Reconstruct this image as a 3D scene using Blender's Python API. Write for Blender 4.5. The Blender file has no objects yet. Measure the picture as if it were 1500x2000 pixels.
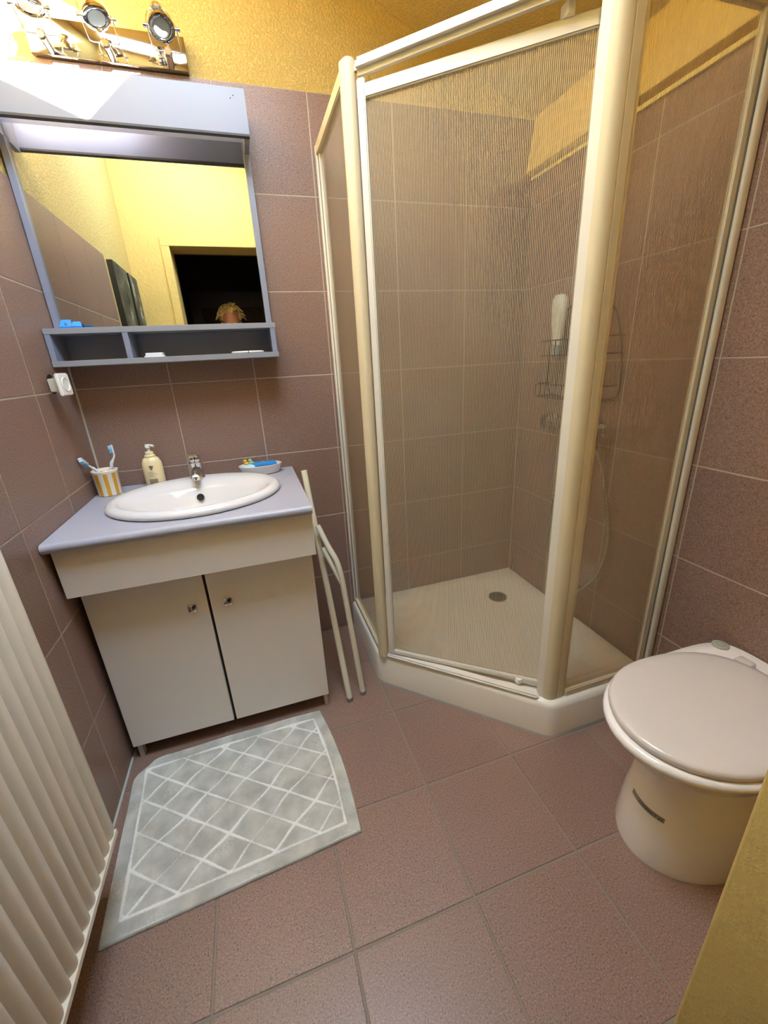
import bpy, bmesh, math, random
from mathutils import Vector, Matrix
random.seed(7)
sc = bpy.context.scene
COL = sc.collection

# ------------------------------------------------------------------ camera, sky, sun, exposure
CAM = Vector((0.56696, -1.74961, 1.24051))
RIGHT = Vector((0.95044922, -0.3065809, -0.05152117))
DOWN = Vector((-0.15167039, -0.31262255, -0.93769037))
FWD = Vector((0.27137128, 0.89904132, -0.34363111))
cam = bpy.data.cameras.new('camera')
cam.sensor_fit = 'VERTICAL'; cam.sensor_height = 32.0; cam.sensor_width = 24.0
cam.lens = 806.69 / 2000 * 32.0
cam.clip_start = 0.01
camo = bpy.data.objects.new('camera', cam); COL.objects.link(camo)
m = Matrix((RIGHT, -DOWN, -FWD)).transposed().to_4x4(); m.translation = CAM
camo.matrix_world = m
sc.camera = camo

world = bpy.data.worlds.new('sky'); sc.world = world; world.use_nodes = True
wn = world.node_tree.nodes; wl = world.node_tree.links
bg = wn['Background']
bg.inputs['Color'].default_value = (0.64, 0.81, 1.0, 1)
bg.inputs['Strength'].default_value = 8.0

SUN_DIR = Vector((-1.0, 1.8, -0.855)).normalized()
sun = bpy.data.lights.new('sun', 'SUN'); sun.energy = 54.0; sun.angle = 0.009; sun.color = (1.0, 0.98, 0.95)
suno = bpy.data.objects.new('sun', sun); COL.objects.link(suno)
suno.rotation_euler = SUN_DIR.to_track_quat('-Z', 'Y').to_euler(); suno.location = (2, -3, 4)

# the roof window the daylight comes through (opening in the sloping ceiling)
CEIL = lambda x: 2.809 - 0.394 * x
SKY_X0, SKY_X1, SKY_Y0, SKY_Y1 = 0.17, 0.917, -1.303, -0.70
po = bpy.data.lights.new('roof_window_portal', 'AREA'); po.shape = 'RECTANGLE'
po.size = 0.83; po.size_y = 0.62; po.cycles.is_portal = True
poo = bpy.data.objects.new('roof_window_portal', po); COL.objects.link(poo)
slope_n = Vector((0.394, 0, 1)).normalized()
poo.rotation_euler = slope_n.to_track_quat('Z', 'Y').to_euler()
cx = (SKY_X0 + SKY_X1) / 2
poo.location = Vector((cx, (SKY_Y0 + SKY_Y1) / 2, CEIL(cx))) + slope_n * 0.045

sc.view_settings.view_transform = 'Standard'
sc.view_settings.look = 'None'
sc.view_settings.gamma = 1.0
sc.view_settings.use_curve_mapping = False
sc.view_settings.exposure = 1.95
sc.cycles.max_bounces = 12
sc.cycles.diffuse_bounces = 8
sc.cycles.transparent_max_bounces = 24
sc.cycles.sample_clamp_indirect = 6.0

# ------------------------------------------------------------------ helpers
def lin(h):
    if isinstance(h, str):
        h = h.lstrip('#'); c = [int(h[i:i + 2], 16) / 255 for i in (0, 2, 4)]
    else: c = h
    return tuple(((v / 12.92) if v <= 0.04045 else ((v + 0.055) / 1.055) ** 2.4) for v in c) + (1,)
MATS = {}
def mat(name, color, rough=0.5, metal=0.0, spec=0.5, coat=0.0, trans=0.0, sss=0.0):
    if name in MATS: return MATS[name]
    mt = bpy.data.materials.new(name); mt.use_nodes = True
    b = mt.node_tree.nodes['Principled BSDF']
    b.inputs['Base Color'].default_value = lin(color)
    b.inputs['Roughness'].default_value = rough
    b.inputs['Metallic'].default_value = metal
    b.inputs['Specular IOR Level'].default_value = spec
    b.inputs['Coat Weight'].default_value = coat
    b.inputs['Transmission Weight'].default_value = trans
    MATS[name] = mt
    return mt
def nodes(mt): return mt.node_tree.nodes, mt.node_tree.links, mt.node_tree.nodes['Principled BSDF']
def add_noise_bump(mt, scale, strength, dist=0.002, kind='noise', coords='pos'):
    n, l, b = nodes(mt)
    g = n.new('ShaderNodeNewGeometry')
    if kind == 'noise':
        t = n.new('ShaderNodeTexNoise'); t.inputs['Scale'].default_value = scale; t.inputs['Detail'].default_value = 4; out = t.outputs['Fac']
    else:
        t = n.new('ShaderNodeTexVoronoi'); t.inputs['Scale'].default_value = scale; out = t.outputs['Distance']
    l.new(g.outputs['Position'], t.inputs['Vector'])
    bp = n.new('ShaderNodeBump'); bp.inputs['Strength'].default_value = strength; bp.inputs['Distance'].default_value = dist
    l.new(out, bp.inputs['Height']); l.new(bp.outputs['Normal'], b.inputs['Normal'])
    return bp
def ramp(n, stops):
    r = n.new('ShaderNodeValToRGB')
    e = r.color_ramp.elements
    while len(e) < len(stops): e.new(0.5)
    for i, (p, c) in enumerate(stops):
        e[i].position = p; e[i].color = lin(c) if isinstance(c, str) else c
    return r
def tile_mat(name, base, dark, light, rough):
    mt = mat(name, base, rough); n, l, b = nodes(mt)
    g = n.new('ShaderNodeNewGeometry')
    t = n.new('ShaderNodeTexNoise'); t.inputs['Scale'].default_value = 270; t.inputs['Detail'].default_value = 3; t.inputs['Roughness'].default_value = 0.7
    l.new(g.outputs['Position'], t.inputs['Vector'])
    r = ramp(n, [(0.32, dark), (0.46, base), (0.54, base), (0.70, light)])
    l.new(t.outputs['Fac'], r.inputs['Fac'])
    oi = n.new('ShaderNodeObjectInfo')
    mr = n.new('ShaderNodeMapRange'); mr.inputs['To Min'].default_value = 0.94; mr.inputs['To Max'].default_value = 1.06
    l.new(oi.outputs['Random'], mr.inputs['Value'])
    mx = n.new('ShaderNodeMix'); mx.data_type = 'RGBA'; mx.blend_type = 'MULTIPLY'; mx.inputs['Factor'].default_value = 1.0
    l.new(r.outputs['Color'], mx.inputs['A']); l.new(mr.outputs['Result'], mx.inputs['B'])
    l.new(mx.outputs['Result'], b.inputs['Base Color'])
    bp = n.new('ShaderNodeBump'); bp.inputs['Strength'].default_value = 0.25; bp.inputs['Distance'].default_value = 0.0006
    l.new(t.outputs['Fac'], bp.inputs['Height']); l.new(bp.outputs['Normal'], b.inputs['Normal'])
    return mt
TILE_W = tile_mat('wall_tile', '#896d60', '#5a4439', '#a98d80', 0.42)
TILE_F = tile_mat('floor_tile', '#8d7062', '#5c4539', '#ae9081', 0.36)
GROUT = mat('grout', '#b3a594', 0.9); add_noise_bump(GROUT, 400, 0.3, 0.001)
GROUT_F = mat('floor_grout', '#8d7f70', 0.9); add_noise_bump(GROUT_F, 200, 0.4, 0.001)
def plaster(name, c, scale, strength, dist):
    mt = mat(name, c, 0.85); n, l, b = nodes(mt)
    g = n.new('ShaderNodeNewGeometry')
    v = n.new('ShaderNodeTexNoise'); v.inputs['Scale'].default_value = scale; v.inputs['Detail'].default_value = 6; v.inputs['Roughness'].default_value = 0.65
    l.new(g.outputs['Position'], v.inputs['Vector'])
    r = ramp(n, [(0.42, (0, 0, 0, 1)), (0.62, (1, 1, 1, 1))])
    l.new(v.outputs['Fac'], r.inputs['Fac'])
    bp = n.new('ShaderNodeBump'); bp.inputs['Strength'].default_value = strength; bp.inputs['Distance'].default_value = dist
    l.new(r.outputs['Color'], bp.inputs['Height']); l.new(bp.outputs['Normal'], b.inputs['Normal'])
    return mt
YELLOW = plaster('yellow_plaster', '#d4b76c', 130, 0.75, 0.004)
YELLOW_S = plaster('yellow_paint', '#d4b76c', 40, 0.25, 0.002)
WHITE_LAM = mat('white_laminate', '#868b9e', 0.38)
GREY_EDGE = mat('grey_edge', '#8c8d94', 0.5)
DARK = mat('dark_gap', '#1d1a19', 0.8)
DARK_EDGE = mat('dark_edge_band', '#47464b', 0.6)
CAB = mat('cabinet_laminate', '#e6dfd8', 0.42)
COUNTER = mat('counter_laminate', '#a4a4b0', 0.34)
CERAM = mat('ceramic', '#d6d4d4', 0.12, coat=0.3)
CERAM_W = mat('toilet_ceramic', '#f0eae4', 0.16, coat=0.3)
LID = mat('toilet_lid', '#d2cac4', 0.2, coat=0.2)
CHROME = mat('chrome', '#d8d8da', 0.08, metal=1.0)
STEEL = mat('polished_steel', '#a39d94', 0.07, metal=1.0)
ALU = mat('white_aluminium', '#dcd6ca', 0.32)
ALU_B = mat('cream_aluminium', '#d5c8a8', 0.35)
SEAL = mat('grey_seal', '#6f7570', 0.6)
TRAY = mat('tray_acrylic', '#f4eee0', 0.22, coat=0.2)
TUBE = mat('cream_tube', '#d9d3bd', 0.35)
RAD = mat('radiator_enamel', '#e0d6c4', 0.35)
RAD_W = mat('radiator_light', '#e0d6c4', 0.35)
BLACKP = mat('black_plastic', '#1b1c1e', 0.4)
WIRE = mat('dark_wire', '#1d1c1a', 0.35, metal=0.3)
MIRROR = mat('mirror_silver', '#d6dad6', 0.0, metal=1.0)
BLUE = mat('blue_plastic', '#1d86d8', 0.45)
WHITE_P = mat('white_plastic', '#ece9e2', 0.35)

def glass_mat():
    mt = bpy.data.materials.new('striped_glass'); mt.use_nodes = True
    n, l = mt.node_tree.nodes, mt.node_tree.links
    n.remove(n['Principled BSDF']); out = n['Material Output']
    tc = n.new('ShaderNodeTexCoord'); sx = n.new('ShaderNodeSeparateXYZ'); l.new(tc.outputs['Object'], sx.inputs[0])
    mu = n.new('ShaderNodeMath'); mu.operation = 'MULTIPLY'; mu.inputs[1].default_value = 1 / 0.0041; l.new(sx.outputs['X'], mu.inputs[0])
    fr = n.new('ShaderNodeMath'); fr.operation = 'FRACT'; l.new(mu.outputs[0], fr.inputs[0])
    gt = n.new('ShaderNodeMath'); gt.operation = 'LESS_THAN'; gt.inputs[1].default_value = 0.5; l.new(fr.outputs[0], gt.inputs[0])
    fac = n.new('ShaderNodeMath'); fac.operation = 'MULTIPLY'; fac.inputs[1].default_value = 0.70; l.new(gt.outputs[0], fac.inputs[0])
    tr = n.new('ShaderNodeBsdfTransparent'); tr.inputs['Color'].default_value = (0.99, 0.995, 0.98, 1)
    df = n.new('ShaderNodeBsdfDiffuse'); df.inputs['Color'].default_value = lin('#e8dcc2')
    tl = n.new('ShaderNodeBsdfTranslucent'); tl.inputs['Color'].default_value = lin('#e8dcc2')
    m1 = n.new('ShaderNodeMixShader'); m1.inputs[0].default_value = 0.5; l.new(df.outputs[0], m1.inputs[1]); l.new(tl.outputs[0], m1.inputs[2])
    m2 = n.new('ShaderNodeMixShader'); l.new(fac.outputs[0], m2.inputs[0]); l.new(tr.outputs[0], m2.inputs[1]); l.new(m1.outputs[0], m2.inputs[2])
    gl = n.new('ShaderNodeBsdfGlossy'); gl.inputs['Roughness'].default_value = 0.02
    fn = n.new('ShaderNodeFresnel'); ge = n.new('ShaderNodeNewGeometry'); mi = n.new('ShaderNodeMix')
    mi.inputs['A'].default_value = 1.45; mi.inputs['B'].default_value = 1 / 1.45
    l.new(ge.outputs['Backfacing'], mi.inputs['Factor']); l.new(mi.outputs['Result'], fn.inputs['IOR'])
    m3 = n.new('ShaderNodeMixShader'); l.new(fn.outputs[0], m3.inputs[0]); l.new(m2.outputs[0], m3.inputs[1]); l.new(gl.outputs[0], m3.inputs[2])
    l.new(m3.outputs[0], out.inputs['Surface'])
    return mt
GLASS = glass_mat()
def clear_mat():
    mt = bpy.data.materials.new('clear_glass'); mt.use_nodes = True
    n, l = mt.node_tree.nodes, mt.node_tree.links
    n.remove(n['Principled BSDF'])
    tr = n.new('ShaderNodeBsdfTransparent'); tr.inputs['Color'].default_value = (0.99, 0.995, 0.98, 1)
    l.new(tr.outputs[0], n['Material Output'].inputs['Surface'])
    return mt
CLEAR = clear_mat()

def link(o, parent=None):
    COL.objects.link(o)
    if parent is not None: o.parent = parent
    return o
def wloc(o):
    v = Vector(o.location)
    while o.parent: o = o.parent; v = v + Vector(o.location)
    return v
def tag(o, label=None, cat=None, group=None, kind=None):
    if label: o['label'] = label
    if cat: o['category'] = cat
    if group: o['group'] = group
    if kind: o['kind'] = kind
    return o
def root(name, loc, label, cat, group=None):
    o = bpy.data.objects.new(name, None); o.location = loc; o.empty_display_size = 0.05
    link(o); return tag(o, label, cat, group)
def finish(name, bm, mt, parent=None, smooth=False, origin=None, label=None):
    """world-space bmesh -> object; shifted into the parent's (unrotated) space"""
    bmesh.ops.recalc_face_normals(bm, faces=bm.faces)
    off = wloc(parent) if parent else Vector((0, 0, 0))
    o_loc = Vector((0, 0, 0))
    if origin is not None: o_loc = Vector(origin) - off
    bmesh.ops.translate(bm, verts=bm.verts, vec=-(off + o_loc))
    me = bpy.data.meshes.new(name); bm.to_mesh(me); bm.free()
    if smooth:
        for p in me.polygons: p.use_smooth = True
        if smooth is not True: me.set_sharp_from_angle(angle=math.radians(smooth))
    for x in (mt if isinstance(mt, (list, tuple)) else [mt]): me.materials.append(x)
    o = bpy.data.objects.new(name, me); o.location = o_loc
    link(o, parent)
    if label: o['label'] = label
    return o
def add_box(bm, x0, x1, y0, y1, z0, z1, bev=0.0, seg=2):
    r = bmesh.ops.create_cube(bm, size=1.0)
    vs = r['verts']
    for v in vs:
        v.co = Vector((x0 + (v.co.x + .5) * (x1 - x0), y0 + (v.co.y + .5) * (y1 - y0), z0 + (v.co.z + .5) * (z1 - z0)))
    if bev > 0:
        es = list({e for v in vs for e in v.link_edges})
        bmesh.ops.bevel(bm, geom=es, offset=bev, segments=seg, profile=0.5, affect='EDGES')
def box(name, x0, x1, y0, y1, z0, z1, mt, parent=None, bev=0.0, seg=2, label=None):
    bm = bmesh.new(); add_box(bm, min(x0, x1), max(x0, x1), min(y0, y1), max(y0, y1), min(z0, z1), max(z0, z1), bev, seg)
    return finish(name, bm, mt, parent, smooth=40 if bev else False, label=label)
def add_loft(bm, rings, cap0=True, cap1=True, closed=True):
    vr = [[bm.verts.new(p) for p in r] for r in rings]
    n = len(rings[0])
    for a, b in zip(vr, vr[1:]):
        for i in range(n if closed else n - 1):
            j = (i + 1) % n
            bm.faces.new((a[i], a[j], b[j], b[i]))
    if cap0: bm.faces.new(vr[0])
    if cap1: bm.faces.new(list(reversed(vr[-1])))
def loft(name, rings, mt, parent=None, smooth=40, cap0=True, cap1=True, label=None):
    bm = bmesh.new(); add_loft(bm, rings, cap0, cap1); return finish(name, bm, mt, parent, smooth, label=label)
def frame_of(d):
    d = Vector(d).normalized()
    a = Vector((0, 0, 1)) if abs(d.z) < 0.9 else Vector((1, 0, 0))
    u = d.cross(a).normalized(); v = d.cross(u).normalized()
    return d, u, v
def circle(c, d, r, n=20, ry=None):
    d, u, v = frame_of(d); c = Vector(c); ry = r if ry is None else ry
    return [c + u * (r * math.cos(2 * math.pi * i / n)) + v * (ry * math.sin(2 * math.pi * i / n)) for i in range(n)]
def add_tube(bm, pts, r, n=10, cap=True, rs=None):
    pts = [Vector(p) for p in pts]
    d0 = (pts[1] - pts[0]).normalized(); _, u, v = frame_of(d0)
    rings = []
    for i, p in enumerate(pts):
        if i == 0: t = pts[1] - pts[0]
        elif i == len(pts) - 1: t = pts[-1] - pts[-2]
        else: t = (pts[i + 1] - pts[i]).normalized() + (pts[i] - pts[i - 1]).normalized()
        t.normalize()
        u = (u - t * u.dot(t)).normalized(); v = t.cross(u)
        rr = rs[i] if rs else r
        rings.append([p + u * (rr * math.cos(2 * math.pi * k / n)) + v * (rr * math.sin(2 * math.pi * k / n)) for k in range(n)])
    add_loft(bm, rings, cap, cap)
def smooth_path(pts, k=6):
    pts = [Vector(p) for p in pts]; out = []
    for i in range(len(pts) - 1):
        p0 = pts[max(i - 1, 0)]; p1 = pts[i]; p2 = pts[i + 1]; p3 = pts[min(i + 2, len(pts) - 1)]
        for j in range(k):
            t = j / k
            out.append(0.5 * ((2 * p1) + (p2 - p0) * t + (2 * p0 - 5 * p1 + 4 * p2 - p3) * t * t + (3 * p1 - p0 - 3 * p2 + p3) * t ** 3))
    out.append(pts[-1]); return out
def tube(name, pts, r, mt, parent=None, n=12, label=None, rs=None):
    bm = bmesh.new(); add_tube(bm, pts, r, n, True, rs); return finish(name, bm, mt, parent, 60, label=label)
def add_lathe(bm, prof, c, d=(0, 0, 1), n=28, sx=1.0, sy=1.0, cap0=True, cap1=True):
    c = Vector(c); d, u, v = frame_of(d)
    if abs(d.z) > 0.999: u, v, d = Vector((1, 0, 0)), Vector((0, 1, 0)), Vector((0, 0, 1 if d.z > 0 else -1))
    rings = [[c + d * h + u * (max(r, 1e-5) * sx * math.cos(2 * math.pi * i / n)) + v * (max(r, 1e-5) * sy * math.sin(2 * math.pi * i / n)) for i in range(n)] for r, h in prof]
    add_loft(bm, rings, cap0, cap1)
def lathe(name, prof, c, mt, parent=None, d=(0, 0, 1), n=28, sx=1.0, sy=1.0, smooth=40, cap0=True, cap1=True, label=None):
    bm = bmesh.new(); add_lathe(bm, prof, c, d, n, sx, sy, cap0, cap1); return finish(name, bm, mt, parent, smooth, label=label)
def rounded_poly(pts, r, k=6):
    """convex polygon (CCW or CW) with filleted corners; r may be a list"""
    pts = [Vector((p[0], p[1])) for p in pts]; n = len(pts); out = []
    for i in range(n):
        p = pts[i]; a = (pts[i - 1] - p).normalized(); b = (pts[(i + 1) % n] - p).normalized()
        rr = max(r[i] if isinstance(r, (list, tuple)) else r, 1e-4)
        ang = math.acos(max(-1, min(1, a.dot(b)))); tl = rr / math.tan(ang / 2)
        c = p + (a + b).normalized() * (rr / math.sin(ang / 2))
        s = p + a * tl; e = p + b * tl
        a0 = math.atan2(s.y - c.y, s.x - c.x); a1 = math.atan2(e.y - c.y, e.x - c.x)
        da = (a1 - a0 + math.pi) % (2 * math.pi) - math.pi
        for j in range(k + 1): out.append((c.x + rr * math.cos(a0 + da * j / k), c.y + rr * math.sin(a0 + da * j / k)))
    return out
def inset_poly(pts, d):
    pts = [Vector((p[0], p[1])) for p in pts]; n = len(pts)
    cen = sum(pts, Vector((0, 0))) / n
    dd = d if isinstance(d, (list, tuple)) else [d] * n   # distance for the edge i -> i+1
    lines = []
    for i in range(n):
        a = pts[i]; b = pts[(i + 1) % n]; t = (b - a).normalized(); nn = Vector((-t.y, t.x))
        if nn.dot(cen - a) < 0: nn = -nn
        lines.append((a + nn * dd[i], t))
    out = []
    for i in range(n):
        p, t = lines[i - 1]; q, s = lines[i]
        den = t.x * s.y - t.y * s.x; w = q - p
        out.append(p + t * ((w.x * s.y - w.y * s.x) / den))
    return out

# ------------------------------------------------------------------ tiles (shared meshes)
TM = {}
def tile_obj(axis, sgn, u0, u1, v0, v1, face, mt, parent, g, th=0.0026):
    """axis: normal axis; tile covers u0..u1 x v0..v1 minus half grout on each side; front at 'face', facing sgn"""
    w = round(u1 - u0 - g, 4); h = round(v1 - v0 - g, 4)
    key = (axis, sgn, w, h, mt.name)
    if key not in TM:
        c = 0.0011
        F = [(-w / 2 + c, -h / 2 + c), (w / 2 - c, -h / 2 + c), (w / 2 - c, h / 2 - c), (-w / 2 + c, h / 2 - c)]
        B = [(-w / 2, -h / 2), (w / 2, -h / 2), (w / 2, h / 2), (-w / 2, h / 2)]
        def P(u, v, d):
            if axis == 'y': return (u, -sgn * -1 * d * -1 if False else -sgn * d, v)
            if axis == 'x': return (-sgn * d, u, v)
            return (u, v, -sgn * d)
        bm = bmesh.new()
        r0 = [bm.verts.new(P(u, v, 0)) for u, v in F]; r1 = [bm.verts.new(P(u, v, c)) for u, v in B]; r2 = [bm.verts.new(P(u, v, th)) for u, v in B]
        bm.faces.new(r0)
        for a, b in ((r0, r1), (r1, r2)):
            for i in range(4): bm.faces.new((a[i], a[(i + 1) % 4], b[(i + 1) % 4], b[i]))
        bm.faces.new(r2)
        bmesh.ops.recalc_face_normals(bm, faces=bm.faces)
        me = bpy.data.meshes.new('tile'); bm.to_mesh(me); bm.free(); me.materials.append(mt); TM[key] = me
    o = bpy.data.objects.new('tile', TM[key])
    jit = random.uniform(0, 0.0005)
    uc, vc = (u0 + u1) / 2, (v0 + v1) / 2
    loc = {'y': (uc, face + -sgn * jit, vc), 'x': (face - sgn * jit, uc, vc), 'z': (uc, vc, face - sgn * jit)}[axis]
    link(o, parent); o.location = Vector(loc) - wloc(parent)
    return o
def spans(lo, hi, lines):
    c = sorted([lo, hi] + [x for x in lines if lo + 0.004 < x < hi - 0.004])
    return list(zip(c, c[1:]))

# ------------------------------------------------------------------ room shell
T = 0.30
XW, YF = 1.8014, -1.54
ZL = [k * T + 0.0005 for k in range(0, 8)]
def struct(o): o['kind'] = 'structure'; return o
def under_roof(bm, x0, x1, y0, y1, z0):
    add_loft(bm, [[(x0, y, z0), (x1, y, z0), (x1, y, CEIL(x1) + 0.012), (x0, y, CEIL(x0) + 0.012)] for y in (y0, y1)])
def roof_wall(name, x0, x1, y0, y1, z0, mt):
    bm = bmesh.new(); under_roof(bm, x0, x1, y0, y1, z0); return finish(name, bm, mt)
w = struct(roof_wall('wall_back', -0.12, 1.95, 0.006, 0.12, -0.1, YELLOW))
box('grout_bed', 0, XW, 0.0012, 0.007, 0, 2.0925, GROUT, w)
for a, b in spans(0, XW, [0.306 + i * 0.2997 for i in range(5)]):
    for c, d in spans(0, 2.0935, ZL): tile_obj('y', -1, a, b, c, d, 0.0, TILE_W, w, 0.0035)
w = struct(roof_wall('wall_left', -0.12, -0.006, YF - 0.2, 0.006, -0.1, YELLOW))
box('grout_bed', -0.007, -0.0012, -0.905, 0, 0, 1.80, GROUT, w)
for a, b in spans(-0.9045, 0, [-0.3003, -0.6]):
    for c, d in spans(0, 1.801, ZL): tile_obj('x', 1, a, b, c, d, 0.0, TILE_W, w, 0.0035)
w = struct(roof_wall('wall_right', XW + 0.006, 1.95, YF - 0.2, 0.006, -0.1, YELLOW))
box('grout_bed', XW + 0.0012, XW + 0.007, YF, 0, 0, 1.904, GROUT, w)
for a, b in spans(YF, 0, [-0.8903 + i * 0.2997 for i in range(-2, 3)]):
    for c, d in spans(0, 1.905, ZL): tile_obj('x', -1, a, b, c, d, XW, TILE_W, w, 0.0035)
# boxed plaster ledge along the right wall, under the slope
bm = bmesh.new()
prof = [(1.773, 1.918), (1.812, 1.905), (1.83, 2.105), (1.801, 2.105)]
add_loft(bm, [[(x, 0.006, z) for x, z in prof], [(x, YF, z) for x, z in prof]])
o = finish('trim_1', bm, YELLOW_S); struct(o)
o = struct(box('trim_5', 1.7935, 1.8012, YF, -0.001, 1.893, 1.9045, mat('cream_caulk', '#e3cf86', 0.6)))
w = struct(box('floor', -0.12, 1.95, YF - 0.2, 0.02, -0.12, -0.0022, GROUT_F))
for a, b in spans(0, XW, [0.0027 + i * 0.30215 for i in range(1, 6)]):
    for c, d in spans(YF - 0.2, 0, [0.0041 - j * 0.30215 for j in range(1, 7)]): tile_obj('z', 1, a, b, c, d, 0.0, TILE_F, w, 0.0055)
# front wall with the doorway
DX0, DX1, DZ = 0.24, 1.092, 1.985
bm = bmesh.new()
under_roof(bm, -0.12, DX0, YF - 0.2, YF, -0.1)
under_roof(bm, DX0, DX1 + 0.010, YF - 0.2, YF, DZ)
under_roof(bm, DX1 + 0.010, 1.95, YF - 0.2, YF, -0.1)
jb = bmesh.new(); add_box(jb, DX1, DX1 + 0.02, YF - 0.2, YF, -0.1, DZ, 0.0055, 3)
struct(finish('trim_6', jb, plaster('jamb_paint', '#d4b76c', 30, 0.3, 0.002), smooth=30))
struct(finish('wall_front', bm, plaster('front_plaster', '#d4b76c', 60, 0.4, 0.003), smooth=30))
bm = bmesh.new()
add_box(bm, DX0 - 0.05, DX0, YF, YF + 0.008, 0, DZ, 0.002, 1)
add_box(bm, DX0 - 0.05, DX1 - 0.02, YF, YF + 0.008, DZ, DZ + 0.05, 0.002, 1)
struct(finish('trim_2', bm, MATS['front_plaster']))
# sloping ceiling with the roof window opening
def slope_box(bm, x0, x1, y0, y1, t0, t1):
    vs = []
    for x, z in ((x0, CEIL(x0)), (x1, CEIL(x1))):
        for y in (y0, y1):
            for t in (t0, t1): vs.append(bm.verts.new((x, y, z + t)))
    for f in ((0, 1, 3, 2), (4, 6, 7, 5), (0, 4, 5, 1), (2, 3, 7, 6), (0, 2, 6, 4), (1, 5, 7, 3)): bm.faces.new([vs[i] for i in f])
bm = bmesh.new()
slope_box(bm, -0.12, SKY_X0, YF - 0.2, 0.12, 0, 0.03); slope_box(bm, SKY_X1, 1.95, YF - 0.2, 0.12, 0, 0.03)
slope_box(bm, SKY_X0, SKY_X1, YF - 0.2, SKY_Y0, 0, 0.03); slope_box(bm, SKY_X0, SKY_X1, SKY_Y1, 0.12, 0, 0.03)
ceil = struct(finish('ceiling', bm, YELLOW))
bm = bmesh.new()
f = 0.04
G = 0.12
SX0, SX1, SY0, SY1 = SKY_X0 - G, SKY_X1 + G, SKY_Y0 - G, SKY_Y1 + G
slope_box(bm, SX0 - f, SX0, SY0 - f, SY1 + f, 0.03, 0.06); slope_box(bm, SX1, SX1 + f, SY0 - f, SY1 + f, 0.03, 0.06)
slope_box(bm, SX0, SX1, SY0 - f, SY0, 0.03, 0.06); slope_box(bm, SX0, SX1, SY1, SY1 + f, 0.03, 0.06)
finish('window_frame', bm, ALU, ceil)
# sealant lines
struct(box('trim_3', 0, 0.005, -0.005, 0, 0.845, 1.275, mat('sealant', '#b9b3aa', 0.6)))
struct(box('trim_4', 0, 0.007, -0.9, -0.47, 0, 0.005, MATS['sealant']))
# dark hallway behind the doorway
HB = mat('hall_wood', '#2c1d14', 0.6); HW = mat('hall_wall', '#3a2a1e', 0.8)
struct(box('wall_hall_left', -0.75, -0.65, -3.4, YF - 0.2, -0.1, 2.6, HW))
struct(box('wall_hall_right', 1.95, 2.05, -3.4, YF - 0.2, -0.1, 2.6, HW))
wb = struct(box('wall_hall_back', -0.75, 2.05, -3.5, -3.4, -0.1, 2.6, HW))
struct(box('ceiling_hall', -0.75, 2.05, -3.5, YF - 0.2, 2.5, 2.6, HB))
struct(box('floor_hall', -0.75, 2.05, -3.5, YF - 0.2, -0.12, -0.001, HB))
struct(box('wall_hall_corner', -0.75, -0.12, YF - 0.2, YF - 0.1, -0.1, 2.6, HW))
bm = bmesh.new()
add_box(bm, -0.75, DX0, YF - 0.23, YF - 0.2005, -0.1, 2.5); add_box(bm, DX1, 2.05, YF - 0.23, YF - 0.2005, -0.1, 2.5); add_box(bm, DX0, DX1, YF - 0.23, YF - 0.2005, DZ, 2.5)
struct(finish('wall_hall_light_stop', bm, HW))  # unseen slab added around the doorway to stop daylight leaking into the hall
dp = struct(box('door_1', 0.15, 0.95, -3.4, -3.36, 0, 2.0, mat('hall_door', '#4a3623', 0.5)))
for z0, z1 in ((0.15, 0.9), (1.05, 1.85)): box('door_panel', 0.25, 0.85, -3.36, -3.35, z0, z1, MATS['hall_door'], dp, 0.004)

# ------------------------------------------------------------------ vanity cabinet
v = root('vanity_cabinet', (0.35, -0.24, 0), 'pale laminate vanity cabinet with two plain doors under the washbasin', 'cabinet')
bm = bmesh.new()
for q in ((0.018, 0.036, -0.462, -0.002, 0.055, 0.815), (0.672, 0.690, -0.462, -0.002, 0.055, 0.815), (0.036, 0.672, -0.010, -0.002, 0.055, 0.815), (0.036, 0.672, -0.462, -0.010, 0.055, 0.073), (0.036, 0.672, -0.462, -0.455, 0.073, 0.68)): add_box(bm, *q)
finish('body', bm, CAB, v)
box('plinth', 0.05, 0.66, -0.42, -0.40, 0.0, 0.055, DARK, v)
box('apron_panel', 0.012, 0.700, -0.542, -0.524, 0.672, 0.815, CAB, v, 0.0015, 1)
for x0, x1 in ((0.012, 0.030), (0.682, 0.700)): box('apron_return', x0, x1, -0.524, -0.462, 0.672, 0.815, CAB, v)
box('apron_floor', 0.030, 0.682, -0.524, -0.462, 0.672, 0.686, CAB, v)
for x0, x1, kx in ((0.020, 0.3455, 0.300), (0.3545, 0.690, 0.407)):
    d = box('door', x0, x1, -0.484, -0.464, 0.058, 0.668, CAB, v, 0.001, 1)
    k = box('knob', kx - 0.0125, kx + 0.0125, -0.494, -0.484, 0.527, 0.553, CHROME, d, 0.003, 2, label='square chrome knob')
    bm = bmesh.new(); add_lathe(bm, [(0.0095, 0), (0.0095, 0.003), (0.006, 0.0045), (0.0001, 0.0045)], (kx, -0.4935, 0.540), (0, -1, 0), 20)
    finish('knob_dome', bm, STEEL, d, 40)
for x in (0.028, 0.672): box('foot', x, x + 0.014, -0.474, -0.45, 0, 0.058, mat('foot_plastic', '#b9b2a8', 0.5), v)
box('door_gap', 0.3455, 0.3545, -0.470, -0.4621, 0.06, 0.668, DARK, v)
# worktop
ct = root('worktop', (0.35, -0.28, 0.815), 'light grey laminate worktop with a rounded front edge', 'worktop')
pf = []
for i in range(9):
    a = -math.pi / 2 + math.pi * i / 8
    pf.append((-0.552 - 0.014 * math.cos(a), 0.829 + 0.014 * math.sin(a)))
pf = [(-0.003, 0.815)] + pf + [(-0.003, 0.843)]
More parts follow.
